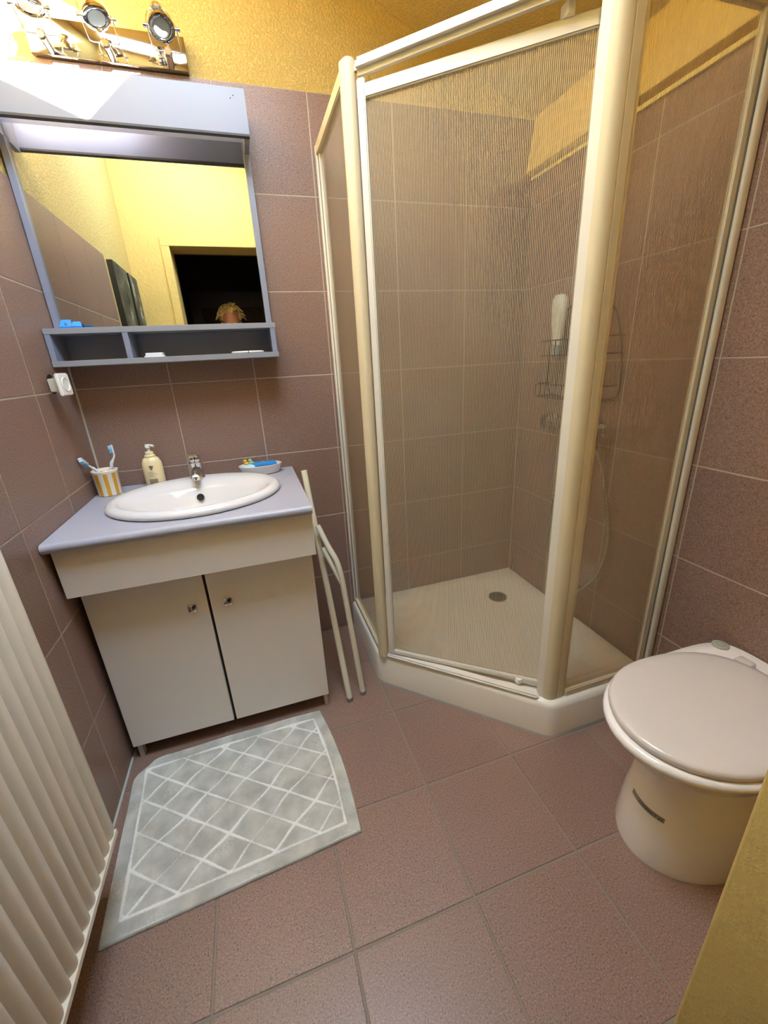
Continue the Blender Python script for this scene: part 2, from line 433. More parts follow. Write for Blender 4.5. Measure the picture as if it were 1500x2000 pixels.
# top with an oval cut-out would hide under the basin rim; the slab is solid around it
OC = Vector((0.358, -0.286)); NB = 64
def oval(a, b, cy=0.0, z=0.0, cx=0.0, n=NB, e=2.0):
    out = []
    for i in range(n):
        t = 2 * math.pi * i / n; c, s = math.cos(t), math.sin(t)
        out.append((OC.x + cx + a * math.copysign(abs(c) ** (2 / e), c), OC.y + cy + b * math.copysign(abs(s) ** (2 / e), s), z))
    return out
bm = bmesh.new()
# slab top/bottom as ring between the outline and the oval hole
hole = oval(0.245, 0.205)
def outline_pt(p):
    d = Vector((p[0] - OC.x, p[1] - OC.y)); ts = []
    for (ax, val) in ((0, 0.0015), (0, 0.700), (1, -0.552), (1, -0.003)):
        if abs(d[ax]) > 1e-9:
            t = (val - OC[ax]) / d[ax]
            if t > 0: ts.append(t)
    t = min(ts); return (OC.x + d.x * t, OC.y + d.y * t)
corners = [(0.0015, -0.552), (0.700, -0.552), (0.700, -0.003), (0.0015, -0.003)]
outl = [list(outline_pt(p)) for p in hole]
for c in corners:
    j = min(range(NB), key=lambda i: (outl[i][0] - c[0]) ** 2 + (outl[i][1] - c[1]) ** 2); outl[j] = list(c)
rings = [[(p[0], p[1], 0.815) for p in hole], [(p[0], p[1], 0.815) for p in outl], [(p[0], p[1], 0.843) for p in outl], [(p[0], p[1], 0.843) for p in hole], [(p[0], p[1], 0.815) for p in hole]]
add_loft(bm, rings, False, False)
bmesh.ops.remove_doubles(bm, verts=bm.verts, dist=1e-6)
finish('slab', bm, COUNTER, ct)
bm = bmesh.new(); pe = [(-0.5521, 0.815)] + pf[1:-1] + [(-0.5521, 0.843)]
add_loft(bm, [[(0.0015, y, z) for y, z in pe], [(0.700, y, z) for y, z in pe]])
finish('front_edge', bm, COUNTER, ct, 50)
# basin
bs = root('washbasin', (OC.x, OC.y, 0.843), 'oval white ceramic washbasin set into the worktop', 'washbasin')
R = [oval(0.266, 0.226, 0, 0.8432), oval(0.272, 0.233, 0, 0.849), oval(0.271, 0.232, 0, 0.857), oval(0.262, 0.223, 0, 0.865), oval(0.248, 0.208, -0.002, 0.8675), oval(0.236, 0.190, -0.008, 0.866),
     oval(0.228, 0.165, -0.026, 0.862), oval(0.221, 0.157, -0.029, 0.853), oval(0.210, 0.149, -0.031, 0.848), oval(0.200, 0.140, -0.032, 0.838), oval(0.182, 0.124, -0.034, 0.80), oval(0.150, 0.098, -0.036, 0.76), oval(0.10, 0.066, -0.038, 0.735), oval(0.03, 0.03, -0.04, 0.728), oval(0.02, 0.02, -0.04, 0.722)]
loft('bowl', R, CERAM, bs, 60, False, True)
lathe('overflow_hole', [(0.0125, 0), (0.0125, 0.004), (0.0115, 0.0042), (0.0095, 0.003), (0.0001, 0.003)], (0.352, -0.1985, 0.815), DARK, bs, (0, -1, 0.38), 24)
lathe('plug_ring', [(0.03, 0), (0.03, 0.002), (0.02, 0.003), (0.0001, 0.001)], (OC.x, OC.y - 0.04, 0.7275), CHROME, bs)
# mixer tap
tp = root('basin_tap', (0.345, -0.105, 0.862), 'chrome single-lever mixer tap on the washbasin rim', 'tap')
lathe('base', [(0.026, 0), (0.026, 0.006), (0.0225, 0.010), (0.0215, 0.05), (0.0225, 0.062), (0.018, 0.068), (0.0001, 0.069)], (0.345, -0.105, 0.862), CHROME, tp)
tube('spout', [(0.346, -0.115, 0.893), (0.347, -0.145, 0.897), (0.348, -0.175, 0.894), (0.3485, -0.192, 0.888)], 0.013, CHROME, tp, 16, rs=[0.019, 0.0155, 0.0135, 0.0125])
lathe('aerator', [(0.011, 0), (0.011, 0.013), (0.009, 0.014), (0.0001, 0.012)], (0.3485, -0.187, 0.889), CHROME, tp, (0, -0.1, -1))
bm = bmesh.new(); add_lathe(bm, [(0.020, 0), (0.022, 0.006), (0.020, 0.017), (0.012, 0.024), (0.0001, 0.025)], (0.345, -0.105, 0.930))
finish('lever_cap', bm, CHROME, tp, 50)
bm = bmesh.new()
add_loft(bm, [[(0.345 - a, y, z - t), (0.345 + a, y, z - t), (0.345 + a, y, z + t), (0.345 - a, y, z + t)] for a, y, z, t in ((0.017, -0.10, 0.944, 0.008), (0.017, -0.135, 0.952, 0.006), (0.018, -0.165, 0.961, 0.004), (0.017, -0.175, 0.963, 0.003))])
bmesh.ops.bevel(bm, geom=list(bm.edges), offset=0.002, segments=2, affect='EDGES')
finish('lever', bm, CHROME, tp, 50)
# soap dispenser
SB = Vector((0.192, -0.055, 0.843))
s = root('soap_dispenser', SB, 'cream pump bottle of hand soap behind the washbasin', 'bottle')
lathe('bottle', [(0.029, 0), (0.033, 0.004), (0.034, 0.02), (0.0345, 0.07), (0.033, 0.09), (0.026, 0.105), (0.0165, 0.112), (0.0165, 0.118), (0.0001, 0.118)], SB, mat('cream_bottle', '#ead9ac', 0.35), s, sy=0.8)
lathe('collar', [(0.0185, 0), (0.0185, 0.004), (0.014, 0.006), (0.014, 0.016), (0.0115, 0.018), (0.0001, 0.018)], SB + Vector((0, 0, 0.112)), MATS['cream_bottle'], s)
lathe('pump_stem', [(0.0055, 0), (0.0055, 0.014), (0.0095, 0.015), (0.0095, 0.024), (0.008, 0.028), (0.0001, 0.028)], SB + Vector((0, 0, 0.128)), mat('pump_clear', '#e8e4dc', 0.25), s)
tube('pump_spout', [SB + Vector(q) for q in ((0, 0, 0.150), (0.012, -0.008, 0.152), (0.022, -0.013, 0.149))], 0.0045, MATS['pump_clear'], s, 10)
ink = mat('dark_ink', '#4a4540', 0.6)
def on_bottle(bm, x0, x1, z0, z1):
    q = []
    for i in range(7):
        x = x0 + (x1 - x0) * i / 6; ang = x / 0.0345
        q.append((math.sin(ang) * 0.0349, -math.cos(ang) * 0.0349 * 0.8))
    for a, b in zip(q, q[1:]):
        f = [bm.verts.new(SB + Vector((p[0], p[1], z))) for p, z in ((a, z0), (b, z0), (b, z1), (a, z1))]; bm.faces.new(f)
bm = bmesh.new()
for x0, x1, z0, z1 in ((-0.007, 0.007, 0.078, 0.081), (-0.006, 0.006, 0.0735, 0.0765), (-0.0045, 0.0045, 0.069, 0.072), (-0.002, 0.002, 0.065, 0.068)): on_bottle(bm, x0, x1, z0, z1)
for k in range(5): on_bottle(bm, -0.016, 0.004 + 0.012 * ((k * 7) % 3) / 2, 0.058 - k * 0.0045, 0.0588 - k * 0.0045)
for k in range(7): on_bottle(bm, -0.016, 0.013, 0.031 - k * 0.0028, 0.0322 - k * 0.0028)
finish('printed_label', bm, ink, s, label='small grey printed lines')
# striped cup
def stripe_mat():
    mt = mat('striped_ceramic', '#efe9dd', 0.25, coat=0.3); n, l, b = nodes(mt)
    tc = n.new('ShaderNodeTexCoord'); sp = n.new('ShaderNodeSeparateXYZ'); l.new(tc.outputs['Object'], sp.inputs[0])
    at = n.new('ShaderNodeMath'); at.operation = 'ARCTAN2'; l.new(sp.outputs['Y'], at.inputs[0]); l.new(sp.outputs['X'], at.inputs[1])
    mu = n.new('ShaderNodeMath'); mu.operation = 'MULTIPLY_ADD'; mu.inputs[1].default_value = 9 / (2 * math.pi); mu.inputs[2].default_value = 10.15; l.new(at.outputs[0], mu.inputs[0])
    fr = n.new('ShaderNodeMath'); fr.operation = 'FRACT'; l.new(mu.outputs[0], fr.inputs[0])
    lt = n.new('ShaderNodeMath'); lt.operation = 'LESS_THAN'; lt.inputs[1].default_value = 0.48; l.new(fr.outputs[0], lt.inputs[0])
    zz = n.new('ShaderNodeMath'); zz.operation = 'LESS_THAN'; zz.inputs[1].default_value = 0.080; l.new(sp.outputs['Z'], zz.inputs[0])
    an = n.new('ShaderNodeMath'); an.operation = 'MULTIPLY'; l.new(lt.outputs[0], an.inputs[0]); l.new(zz.outputs[0], an.inputs[1])
    mx = n.new('ShaderNodeMix'); mx.data_type = 'RGBA'; mx.inputs['A'].default_value = lin('#efe9dd'); mx.inputs['B'].default_value = lin('#e0aa2c')
    l.new(an.outputs[0], mx.inputs['Factor']); l.new(mx.outputs['Result'], b.inputs['Base Color'])
    return mt
CP = Vector((0.049, -0.100, 0.8432))
cup = root('toothbrush_cup', CP, 'white ceramic cup with yellow vertical stripes on the worktop', 'cup')
bm = bmesh.new(); add_lathe(bm, [(0.034, 0), (0.037, 0.002), (0.040, 0.080), (0.0415, 0.082), (0.0415, 0.089), (0.0385, 0.090), (0.036, 0.085), (0.033, 0.006), (0.0001, 0.005)], CP, n=40)
finish('cup_body', bm, stripe_mat(), cup, 40)
def brush(label, pts, bristle_dir, hcol):
    pts = [Vector(p) for p in pts]
    o = root('toothbrush', pts[0], label, 'toothbrush', 'toothbrushes in the striped cup')
    path = smooth_path(pts, 5)
    tube('handle', path, 0.004, mat('brush_white', '#e6e8ec', 0.35), o, 10, rs=[0.0052 if i < len(path) * 0.5 else 0.0032 for i in range(len(path))])
    a, b = pts[-2], pts[-1]; ax = (b - a).normalized(); bd = Vector(bristle_dir); bd = (bd - ax * bd.dot(ax)).normalized(); sd = ax.cross(bd)
    def blk(name, l0, l1, w, t0, t1, mt):
        bm = bmesh.new()
        add_loft(bm, [[a + ax * l + sd * (w * q) + bd * t for q, t in ((-1, t0), (1, t0), (1, t1), (-1, t1))] for l in (l0, l1)])
        bmesh.ops.bevel(bm, geom=list(bm.edges), offset=0.0012, segments=1, affect='EDGES')
        return finish(name, bm, mt, o)
    L = (b - a).length
    blk('head', 0, L, 0.0065, -0.0028, 0.002, MATS['brush_white'])
    blk('bristles', 0.002, L * 0.5, 0.0055, 0.0022, 0.011, mat('bristle_blue', hcol, 0.7))
    blk('bristles', L * 0.54, L - 0.002, 0.0055, 0.0022, 0.0118, mat('bristle_pale', '#a9d4ea', 0.7))
    return o
brush('white and blue toothbrush standing upright in the striped cup', [(0.035, -0.095, 0.852), (0.070, -0.093, 0.932), (0.075, -0.093, 0.950), (0.088, -0.092, 0.972), (0.090, -0.092, 0.985), (0.089, -0.092, 1.014)], (-1, -0.35, 0), '#5aa6d6')
brush('pale blue toothbrush leaning out of the striped cup towards the wall', [(0.068, -0.085, 0.852), (0.032, -0.112, 0.930), (0.024, -0.120, 0.946), (0.014, -0.132, 0.962), (0.010, -0.168, 0.990)], (0.3, -0.6, -0.8), '#8fc4d8')
# soap dish with bits in it
SD = Vector((0.574, -0.060, 0.8432))
sd = root('soap_dish', SD, 'shallow oval white dish on the worktop corner', 'dish')
bm = bmesh.new(); add_lathe(bm, [(0.060, 0), (0.070, 0.003), (0.082, 0.032), (0.084, 0.036), (0.081, 0.037), (0.077, 0.032), (0.066, 0.008), (0.0001, 0.006)], SD, n=44, sy=0.62)
finish('dish_body', bm, CERAM, sd, 40)
bm = bmesh.new(); random.seed(3)
rg = []
for z, k in ((0.016, 0.75), (0.026, 1.0), (0.037, 1.0), (0.043, 0.8)):
    rg.append([SD + Vector((0.018 + 0.045 * k * math.cos(t) * (1 + 0.07 * math.sin(5 * t + z * 300)), 0.001 + 0.026 * k * math.sin(t), z + 0.003 * math.sin(3 * t))) for t in [2 * math.pi * i / 24 for i in range(24)]])
add_loft(bm, rg); o = finish('bath_sponge', bm, mat('sponge_blue', '#2e86c8', 0.9), None, 60, origin=SD + Vector((0.018, 0, 0.016)))
add_noise_bump(MATS['sponge_blue'], 300, 0.8, 0.003); tag(o, 'crumpled blue sponge lying in the white dish', 'sponge')
bm = bmesh.new(); add_lathe(bm, [(0.022, 0.012), (0.026, 0.02), (0.024, 0.034), (0.014, 0.039), (0.0001, 0.039)], SD + Vector((-0.045, -0.006, 0)), n=24, sy=0.8)
o = finish('soap_bar', bm, mat('pale_blue_soap', '#b9ddf0', 0.5), None, 60, origin=SD + Vector((-0.045, -0.006, 0.012))); tag(o, 'pale blue bar of soap in the white dish', 'soap')
def duck(p, c, label):
    p = Vector(p); o = root('bath_duck', p, label, 'toy', 'tiny bath toys in the dish')
    lathe('body', [(0.004, 0), (0.0085, 0.004), (0.0085, 0.008), (0.004, 0.012), (0.0001, 0.0125)], p, mat('toy_' + c[1:], c, 0.4), o, n=16, sx=1.25)
    lathe('head', [(0.002, 0), (0.0062, 0.004), (0.0062, 0.008), (0.002, 0.0125), (0.0001, 0.013)], p + Vector((-0.003, 0, 0.010)), MATS['toy_' + c[1:]], o, n=16)
    lathe('beak', [(0.0028, 0), (0.0014, 0.005), (0.0001, 0.0055)], p + Vector((-0.008, -0.001, 0.016)), mat('toy_beak', '#d8762a', 0.4), o, d=(-1, -0.3, 0), n=10)
duck(SD + Vector((-0.052, 0.006, 0.0375)), '#d9b13a', 'tiny yellow bath duck perched on the soap')
duck(SD + Vector((-0.033, 0.010, 0.0375)), '#9cc7a4', 'tiny pale green bath duck perched on the soap')

# ------------------------------------------------------------------ mirror unit
MX0, MX1 = 0.0015, 0.696
mu = root('mirror_cabinet', (0.35, -0.002, 1.275), 'white mirror unit with a light pelmet and an open shelf', 'mirror')
box('back_board', MX0 + 0.012, MX1 - 0.006, -0.006, -0.0005, 1.29, 2.015, WHITE_LAM, mu)
box('mirror_glass', 0.0175, 0.6765, -0.0085, -0.0062, 1.386, 1.935, MIRROR, mu)
for x0, x1 in ((MX0, 0.0195), (0.6745, 0.6935)): box('side_rail', x0, x1, -0.024, -0.0008, 1.385, 1.90, WHITE_LAM, mu, 0.0008, 1)
for x0, x1 in ((MX0, 0.016), (0.678, 0.6925)): box('pelmet_cheek', x0, x1, -0.104, -0.0008, 1.900, 2.016, GREY_EDGE, mu)
fa = box('pelmet_board', MX0, 0.6945, -0.121, -0.104, 1.913, 2.022, WHITE_LAM, mu)
box('edge_band', MX0, 0.6945, -0.1212, -0.1035, 1.9075, 1.913, DARK_EDGE, fa)
for x, z in ((0.652, 2.006), (0.661, 2.013)): lathe('screw_hole', [(0.0016, 0), (0.0016, 0.0006), (0.0001, 0.0006)], (x, -0.1209, z - 0.01), DARK, fa, d=(0, -1, 0), n=10)
box('shelf_top', MX0, 0.697, -0.126, -0.0008, 1.369, 1.386, GREY_EDGE, mu, 0.0006, 1)
box('shelf_bottom', MX0, 0.697, -0.126, -0.0008, 1.274, 1.291, GREY_EDGE, mu, 0.0006, 1)
box('shelf_back', MX0, 0.694, -0.012, -0.0008, 1.291, 1.369, WHITE_LAM, mu)
for x0, x1 in ((MX0 + 0.001, 0.0175), (0.2145, 0.231), (0.677, 0.6935)): box('shelf_divider', x0, x1, -0.125, -0.012, 1.291, 1.369, WHITE_LAM, mu)
# things on the shelf
o = root('blue_clip', (0.066, -0.085, 1.386), 'bright blue plastic folding clip on the mirror shelf', 'clip')
def slab(name, pts, th, mt, parent):
    bm = bmesh.new(); p = [Vector(q) for q in pts]; nn = (p[1] - p[0]).cross(p[2] - p[0]).normalized() * th
    add_loft(bm, [p, [q + nn for q in p]]); bmesh.ops.bevel(bm, geom=list(bm.edges), offset=0.0015, segments=1, affect='EDGES')
    return finish(name, bm, mt, parent)
slab('jaw', [(0.036, -0.088, 1.388), (0.072, -0.082, 1.388), (0.066, -0.062, 1.4115), (0.040, -0.066, 1.4115)], 0.006, BLUE, o)
slab('jaw', [(0.070, -0.090, 1.388), (0.100, -0.086, 1.388), (0.093, -0.068, 1.405), (0.073, -0.070, 1.405)], 0.006, BLUE, o)
box('base_plate', 0.034, 0.100, -0.092, -0.06, 1.386, 1.390, BLUE, o, 0.001, 1)
lathe('rivet', [(0.004, 0), (0.004, 0.002), (0.0001, 0.0025)], (0.056, -0.083, 1.400), mat('deep_blue', '#0f5c9e', 0.4), o, d=(0.1, -0.9, 0.4), n=14)
o = root('folded_cloth', (0.292, -0.095, 1.291), 'small folded white cloth pad on the lower shelf', 'cloth')
for k, (a, b) in enumerate(((0.030, 0.0045), (0.028, 0.0045), (0.029, 0.004))): box('fold', 0.292 - a + 0.002 * k, 0.292 + a - 0.001 * k, -0.118, -0.075, 1.291 + k * 0.0045, 1.2955 + k * 0.0045, mat('white_cloth', '#eef0f4', 0.8), o, 0.0018, 2)
o = root('plastic_ring', (0.592, -0.095, 1.291), 'thin white plastic ring lying on the lower shelf', 'ring')
rp = [(0.592 + 0.053 * math.cos(t), -0.088 + 0.030 * math.sin(t), 1.2945) for t in [2 * math.pi * i / 40 for i in range(41)]]
tube('hoop', rp, 0.0034, WHITE_P, o, 8); tube('pin', [(0.594, -0.122, 1.2915), (0.594, -0.118, 1.2985)], 0.0015, DARK, o, 6)

# ------------------------------------------------------------------ spot lamp bar on the back wall
lp = root('spotlight_bar', (0.345, 0.0, 2.098), 'polished steel wall plate with three small spotlights above the mirror', 'lamp')
bm = bmesh.new(); add_box(bm, 0.139, 0.547, -0.018, 0.0055, 2.0945, 2.176, 0.002, 2); finish('wall_plate', bm, STEEL, lp, 40)
def spot(cx, hd, hc):
    hd = Vector(hd).normalized(); hc = Vector(hc)
    jt = Vector((hc.x + 0.004, -0.088, 2.100))
    a = lathe('arm', [(0.0095, 0), (0.0095, 0.068), (0.0115, 0.069), (0.0115, 0.075), (0.008, 0.078), (0.0001, 0.078)], (jt.x, -0.012, 2.1045), CHROME, lp, d=(0, -1, -0.05), n=18)
    side = Vector((1, 0, 0)); w = 0.0375
    up = (hc - jt); up = up - side * up.x
    pL = hc - side * w; pR = hc + side * w
    y = smooth_path([pL, jt - side * w + up * 0.10], 2)[:-1] + [jt - side * (w - 0.001) + up * 0.04, jt - side * (w - 0.008), jt + side * (w - 0.008), jt + side * (w - 0.001) + up * 0.04, pR]
    tube('yoke', y, 0.0017, CHROME, lp, 8)
    back = -hd
    tube('rear_hoop', smooth_path([pL, pL + back * 0.03 + side * 0.004, hc + back * 0.062 - side * 0.018, hc + back * 0.062 + side * 0.018, pR + back * 0.03 - side * 0.004, pR], 5), 0.0016, CHROME, lp, 8)
    for s_ in (-1, 1): lathe('pivot_screw', [(0.0035, -0.004), (0.0035, 0.002), (0.0055, 0.0025), (0.0055, 0.009), (0.0001, 0.0095)], hc + side * (s_ * w), CHROME, lp, d=side * s_, n=12)
    h = lathe('lamp_head', [(0.019, -0.006), (0.0325, -0.006), (0.0335, -0.004), (0.0335, 0.004), (0.0315, 0.0055), (0.0235, 0.0055), (0.0225, 0.004), (0.021, -0.004)], hc, STEEL, lp, d=hd, n=32, cap0=False, cap1=False)
    lathe('bulb_lens', [(0.0001, -0.006), (0.012, -0.004), (0.0215, 0.0), (0.0215, 0.003), (0.017, 0.0035), (0.0001, 0.002)], hc, mat('bulb_glass', '#8f9a94', 0.12, coat=0.5), h, d=hd, n=28)
    lathe('bulb_body', [(0.0205, 0.005), (0.0205, 0.022), (0.015, 0.032), (0.012, 0.036), (0.012, 0.052), (0.016, 0.053), (0.016, 0.064), (0.0001, 0.065)], hc, CHROME, h, d=back, n=24)
    d_, u_, v_ = frame_of(hd)
    bm = bmesh.new()
    for k in range(12):
        t = 2 * math.pi * k / 12 + 0.2
        add_lathe(bm, [(0.0013, 0), (0.0013, 0.0004), (0.0001, 0.0004)], hc + hd * 0.0056 + u_ * (0.0275 * math.cos(t)) + v_ * (0.0275 * math.sin(t)), hd, 8)
    finish('vent_holes', bm, DARK, h)['kind'] = 'stuff'
    tube('cable', smooth_path([jt + Vector((0, 0.004, 0.004)), jt + Vector((0.004, 0.012, 0.02)), hc + back * 0.055], 5), 0.002, mat('clear_cable', '#b9b7ae', 0.3), lp, 8)
spot(0.19, (0.0, 0.02, -1), (0.187, -0.118, 2.138))
spot(0.34, (0.22, -0.26, -0.92), (0.338, -0.120, 2.134))
spot(0.497, (0.10, -0.48, -0.85), (0.496, -0.120, 2.134))

# ------------------------------------------------------------------ loose wall socket
so = root('wall_socket', (0.0, -0.17, 1.222), 'white power socket pulled out of its hole beside the mirror shelf', 'socket')
lathe('wall_hole', [(0.029, 0), (0.029, 0.0012), (0.0001, 0.0012)], (0.0, -0.172, 1.225), DARK, so, d=(1, 0, 0), n=28)
n_ = Vector((0.992, -0.10, 0.03)).normalized(); _d, su, sv = frame_of(n_); pc = Vector((0.050, -0.226, 1.223))
up = Vector((0, 0, 1)); up = (up - n_ * n_.z).normalized(); sd_ = up.cross(n_)
def pbox(name, c, a, b, t, mt, par, bev=0.003):
    bm = bmesh.new(); add_loft(bm, [[c + sd_ * (x * a) + up * (z * b) + n_ * k for x, z in ((-1, -1), (1, -1), (1, 1), (-1, 1))] for k in (-t, t)])
    bmesh.ops.bevel(bm, geom=list(bm.edges), offset=bev, segments=2, affect='EDGES'); return finish(name, bm, mt, par, 40)
pbox('face_plate', pc, 0.032, 0.032, 0.005, WHITE_P, so)
lathe('socket_well', [(0.0205, 0.0), (0.0205, 0.0065), (0.019, 0.0072), (0.018, 0.004), (0.017, 0.0005), (0.0001, 0.0005)], pc, WHITE_P, so, d=n_, n=28)
for k in (-1, 1): lathe('pin_hole', [(0.0027, 0), (0.0027, 0.0006), (0.0001, 0.0006)], pc + sd_ * (k * 0.0095) + n_ * 0.0006, DARK, so, d=n_, n=10)
pbox('mechanism', pc - n_ * 0.019, 0.017, 0.019, 0.014, mat('beige_plastic', '#c9c2b2', 0.5), so, 0.002)
tube('wire_loop', smooth_path([(0.0, -0.178, 1.235), (0.018, -0.19, 1.244), (0.030, -0.205, 1.236)], 5), 0.0018, mat('grey_wire', '#9c9a90', 0.5), so, 6)
tube('wire_loop', smooth_path([(0.0, -0.168, 1.215), (0.018, -0.188, 1.207), (0.030, -0.206, 1.213)], 5), 0.0018, BLACKP, so, 6)

# ------------------------------------------------------------------ radiator
rd = root('radiator', (0.05, -1.2, 0.18), 'cream panel radiator with vertical ribs on the tiled wall', 'radiator')
RY0, RY1, RZ0, RZ1 = -1.50, -0.880, 0.192, 1.06
pit = 0.0345; bm = bmesh.new(); prf = []
y = RY1; sub = 10; nn = int((RY1 - RY0) / pit)
for i in range(nn * sub + 1):
    ph = i / sub; yy = RY1 - ph * pit; fr_ = abs((ph % 1) - 0.5) * 2
    prf.append((0.100 - 0.012 * (fr_ ** 2.6), yy))
rows = [(RZ0 + 0.008, 0.001), (RZ0 + 0.014, 0), (RZ1 - 0.02, 0), (RZ1, 0.008)]
vs = [[bm.verts.new((x - dx, yy, z)) for x, yy in prf] for z, dx in rows]
for a, b in zip(vs, vs[1:]):
    for i in range(len(prf) - 1): bm.faces.new((a[i], a[i + 1], b[i + 1], b[i]))
finish('front_panel', bm, RAD, rd, 60)
box('rear_panel', 0.034, 0.086, RY0, RY1 - 0.006, RZ0 + 0.006, RZ1, RAD, rd, 0.004)
box('bottom_strip', 0.080, 0.1015, RY0, RY1 - 0.001, RZ0 - 0.006, RZ0 + 0.008, RAD_W, rd, 0.001, 1)
box('side_edge', 0.086, 0.097, RY1 - 0.008, RY1 + 0.001, RZ0 + 0.006, RZ1 - 0.01, RAD, rd, 0.003)
for yy in (-1.0, -1.38):
    for zz in (0.35, 0.9): box('wall_bracket', 0.0, 0.036, yy - 0.015, yy + 0.015, zz - 0.02, zz + 0.02, RAD, rd)

# ------------------------------------------------------------------ bath mat with raised diamonds
def mat_pt(u, v):
    c00, c10, c11, c01 = Vector((0.022, -0.507)), Vector((0.648, -0.497)), Vector((0.686, -0.968)), Vector((0.046, -1.012))
    p = c00 * (1 - u) * (1 - v) + c10 * u * (1 - v) + c11 * u * v + c01 * (1 - u) * v
    p.y += 0.010 * math.sin(math.pi * u) * (1 - v) * 0.5
    p.x += 0.016 * math.sin(math.pi * v) * (u) + 0.0 * (1 - u)
    k = max(0, 1 - (u / 0.16) - (v / 0.16)) ** 2
    p += Vector((0.050, -0.030)) * k
    return p
NU, NV = 200, 150
bm = bmesh.new(); gv = []
Wm, Hm = 0.63, 0.485
for j in range(NV + 1):
    row = []
    for i in range(NU + 1):
        u, v_ = i / NU, j / NV; p = mat_pt(u, v_)
        x, y = u * Wm, v_ * Hm
        h = 0.0075
        db = min(x, Wm - x, y, Hm - y)
        wob = 0.003 * math.sin(21 * u + 9 * v_) + 0.002 * math.sin(33 * v_)
        line = 0.0
        inb = db > 0.038
        line = max(line, max(0, 1 - abs(db - 0.038) / 0.005))
        if inb:
            for s_ in (1, -1):
                q = ((x + wob) / 0.118 + s_ * (y + wob) / 0.098) + 0.12
                dd = abs(q - round(q)) * 0.0755
                line = max(line, max(0, 1 - dd / 0.0042))
        edge = 1.0 if db < 0.006 else 0.0
        h += 0.0030 * math.sqrt(line) + 0.0012 * edge - (0.006 if db < 0.0015 else 0)
        h += 0.0010 * math.sin(17 * u + 5 * v_) * math.sin(13 * v_ + 1) + random.uniform(-0.0004, 0.0004)
        row.append(bm.verts.new((p.x, p.y, h + 0.001)))
    gv.append(row)
for j in range(NV):
    for i in range(NU): bm.faces.new((gv[j][i], gv[j + 1][i], gv[j + 1][i + 1], gv[j][i + 1]))
rim = [gv[0][i] for i in range(NU + 1)] + [gv[j][NU] for j in range(1, NV + 1)] + [gv[NV][i] for i in range(NU - 1, -1, -1)] + [gv[j][0] for j in range(NV - 1, 0, -1)]
lo = [bm.verts.new((q.co.x, q.co.y, 0.0002)) for q in rim]
for i in range(len(rim)): bm.faces.new((rim[i], rim[(i + 1) % len(rim)], lo[(i + 1) % len(rim)], lo[i]))
MATM = mat('terry_mat', '#c3c4bb', 0.95, spec=0.1); add_noise_bump(MATM, 500, 0.7, 0.002)
n, l, b = nodes(MATM)
g = n.new('ShaderNodeNewGeometry'); t = n.new('ShaderNodeTexNoise'); t.inputs['Scale'].default_value = 18; t.inputs['Detail'].default_value = 5
l.new(g.outputs['Position'], t.inputs['Vector']); r = ramp(n, [(0.35, '#b0aea4'), (0.65, '#ccc9be')]); l.new(t.outputs['Fac'], r.inputs['Fac'])
sz = n.new('ShaderNodeSeparateXYZ'); l.new(g.outputs['Position'], sz.inputs[0])
mr = n.new('ShaderNodeMapRange'); mr.inputs['From Min'].default_value = 0.0092; mr.inputs['From Max'].default_value = 0.0112; l.new(sz.outputs['Z'], mr.inputs['Value'])
mx = n.new('ShaderNodeMix'); mx.data_type = 'RGBA'; l.new(mr.outputs['Result'], mx.inputs['Factor']); l.new(r.outputs['Color'], mx.inputs['A']); mx.inputs['B'].default_value = lin('#f0eee6')
l.new(mx.outputs['Result'], b.inputs['Base Color'])
o = finish('bath_mat', bm, MATM, None, True, origin=(0.35, -0.75, 0)); tag(o, 'grey-white terry bath mat with a raised diamond pattern on the floor', 'mat')

# ------------------------------------------------------------------ folded tube frame beside the vanity
fr = root('folded_stool', (0.79, -0.47, 0), 'folded cream metal tube stool leaning beside the vanity', 'stool')
tube('long_leg', [(0.768, -0.483, 0.004), (0.7285, -0.183, 0.862)], 0.0115, TUBE, fr, 14)
tube('bent_leg', [(0.825, -0.468, 0.004)] + smooth_path([(0.803, -0.395, 0.42), (0.797, -0.385, 0.50), (0.787, -0.37, 0.555), (0.768, -0.34, 0.60), (0.742, -0.30, 0.675)], 5), 0.0105, TUBE, fr, 14)
tube('strut', [(0.801, -0.388, 0.455), (0.748, -0.330, 0.595)], 0.0095, TUBE, fr, 12)
for p in ((0.768, -0.483), (0.825, -0.468)): lathe('foot_cap', [(0.0105, 0), (0.0125, 0.001), (0.0125, 0.012), (0.011, 0.014), (0.0001, 0.014)], (p[0], p[1], 0), mat('grey_rubber', '#7a7368', 0.7), fr, n=16)

# ------------------------------------------------------------------ shower tray
ty = root('shower_tray', (1.4, -0.4, 0), 'cream pentagonal shower tray with a cut front corner', 'shower tray')
PT = [(0.906, -0.001), (0.906, -0.428), (1.372, -0.894), (1.8, -0.894), (1.8, -0.001)]
def ring(ins, r, z):
    return [(p[0], p[1], z) for p in rounded_poly(inset_poly(PT, ins) if ins else PT, r, 8)]
rc = [0.006, 0.07, 0.07, 0.006, 0.006]
rings = [ring(0, rc, 0.0), ring(0, rc, 0.118), ring(0.004, rc, 0.132), ring(0.012, rc, 0.1395), ring(0.022, [0.006, 0.06, 0.06, 0.006, 0.006], 0.141),
         ring([0.075, 0.062, 0.075, 0.075, 0.075], [0.06, 0.06, 0.06, 0.06, 0.09], 0.1395), ring([0.088, 0.075, 0.088, 0.088, 0.088], [0.055, 0.055, 0.055, 0.055, 0.09], 0.133), ring([0.10, 0.09, 0.10, 0.10, 0.10], [0.05, 0.05, 0.05, 0.05, 0.085], 0.113),
         ring([0.125, 0.112, 0.125, 0.125, 0.125], [0.05, 0.05, 0.05, 0.05, 0.07], 0.104), ring(0.26, 0.03, 0.098)]
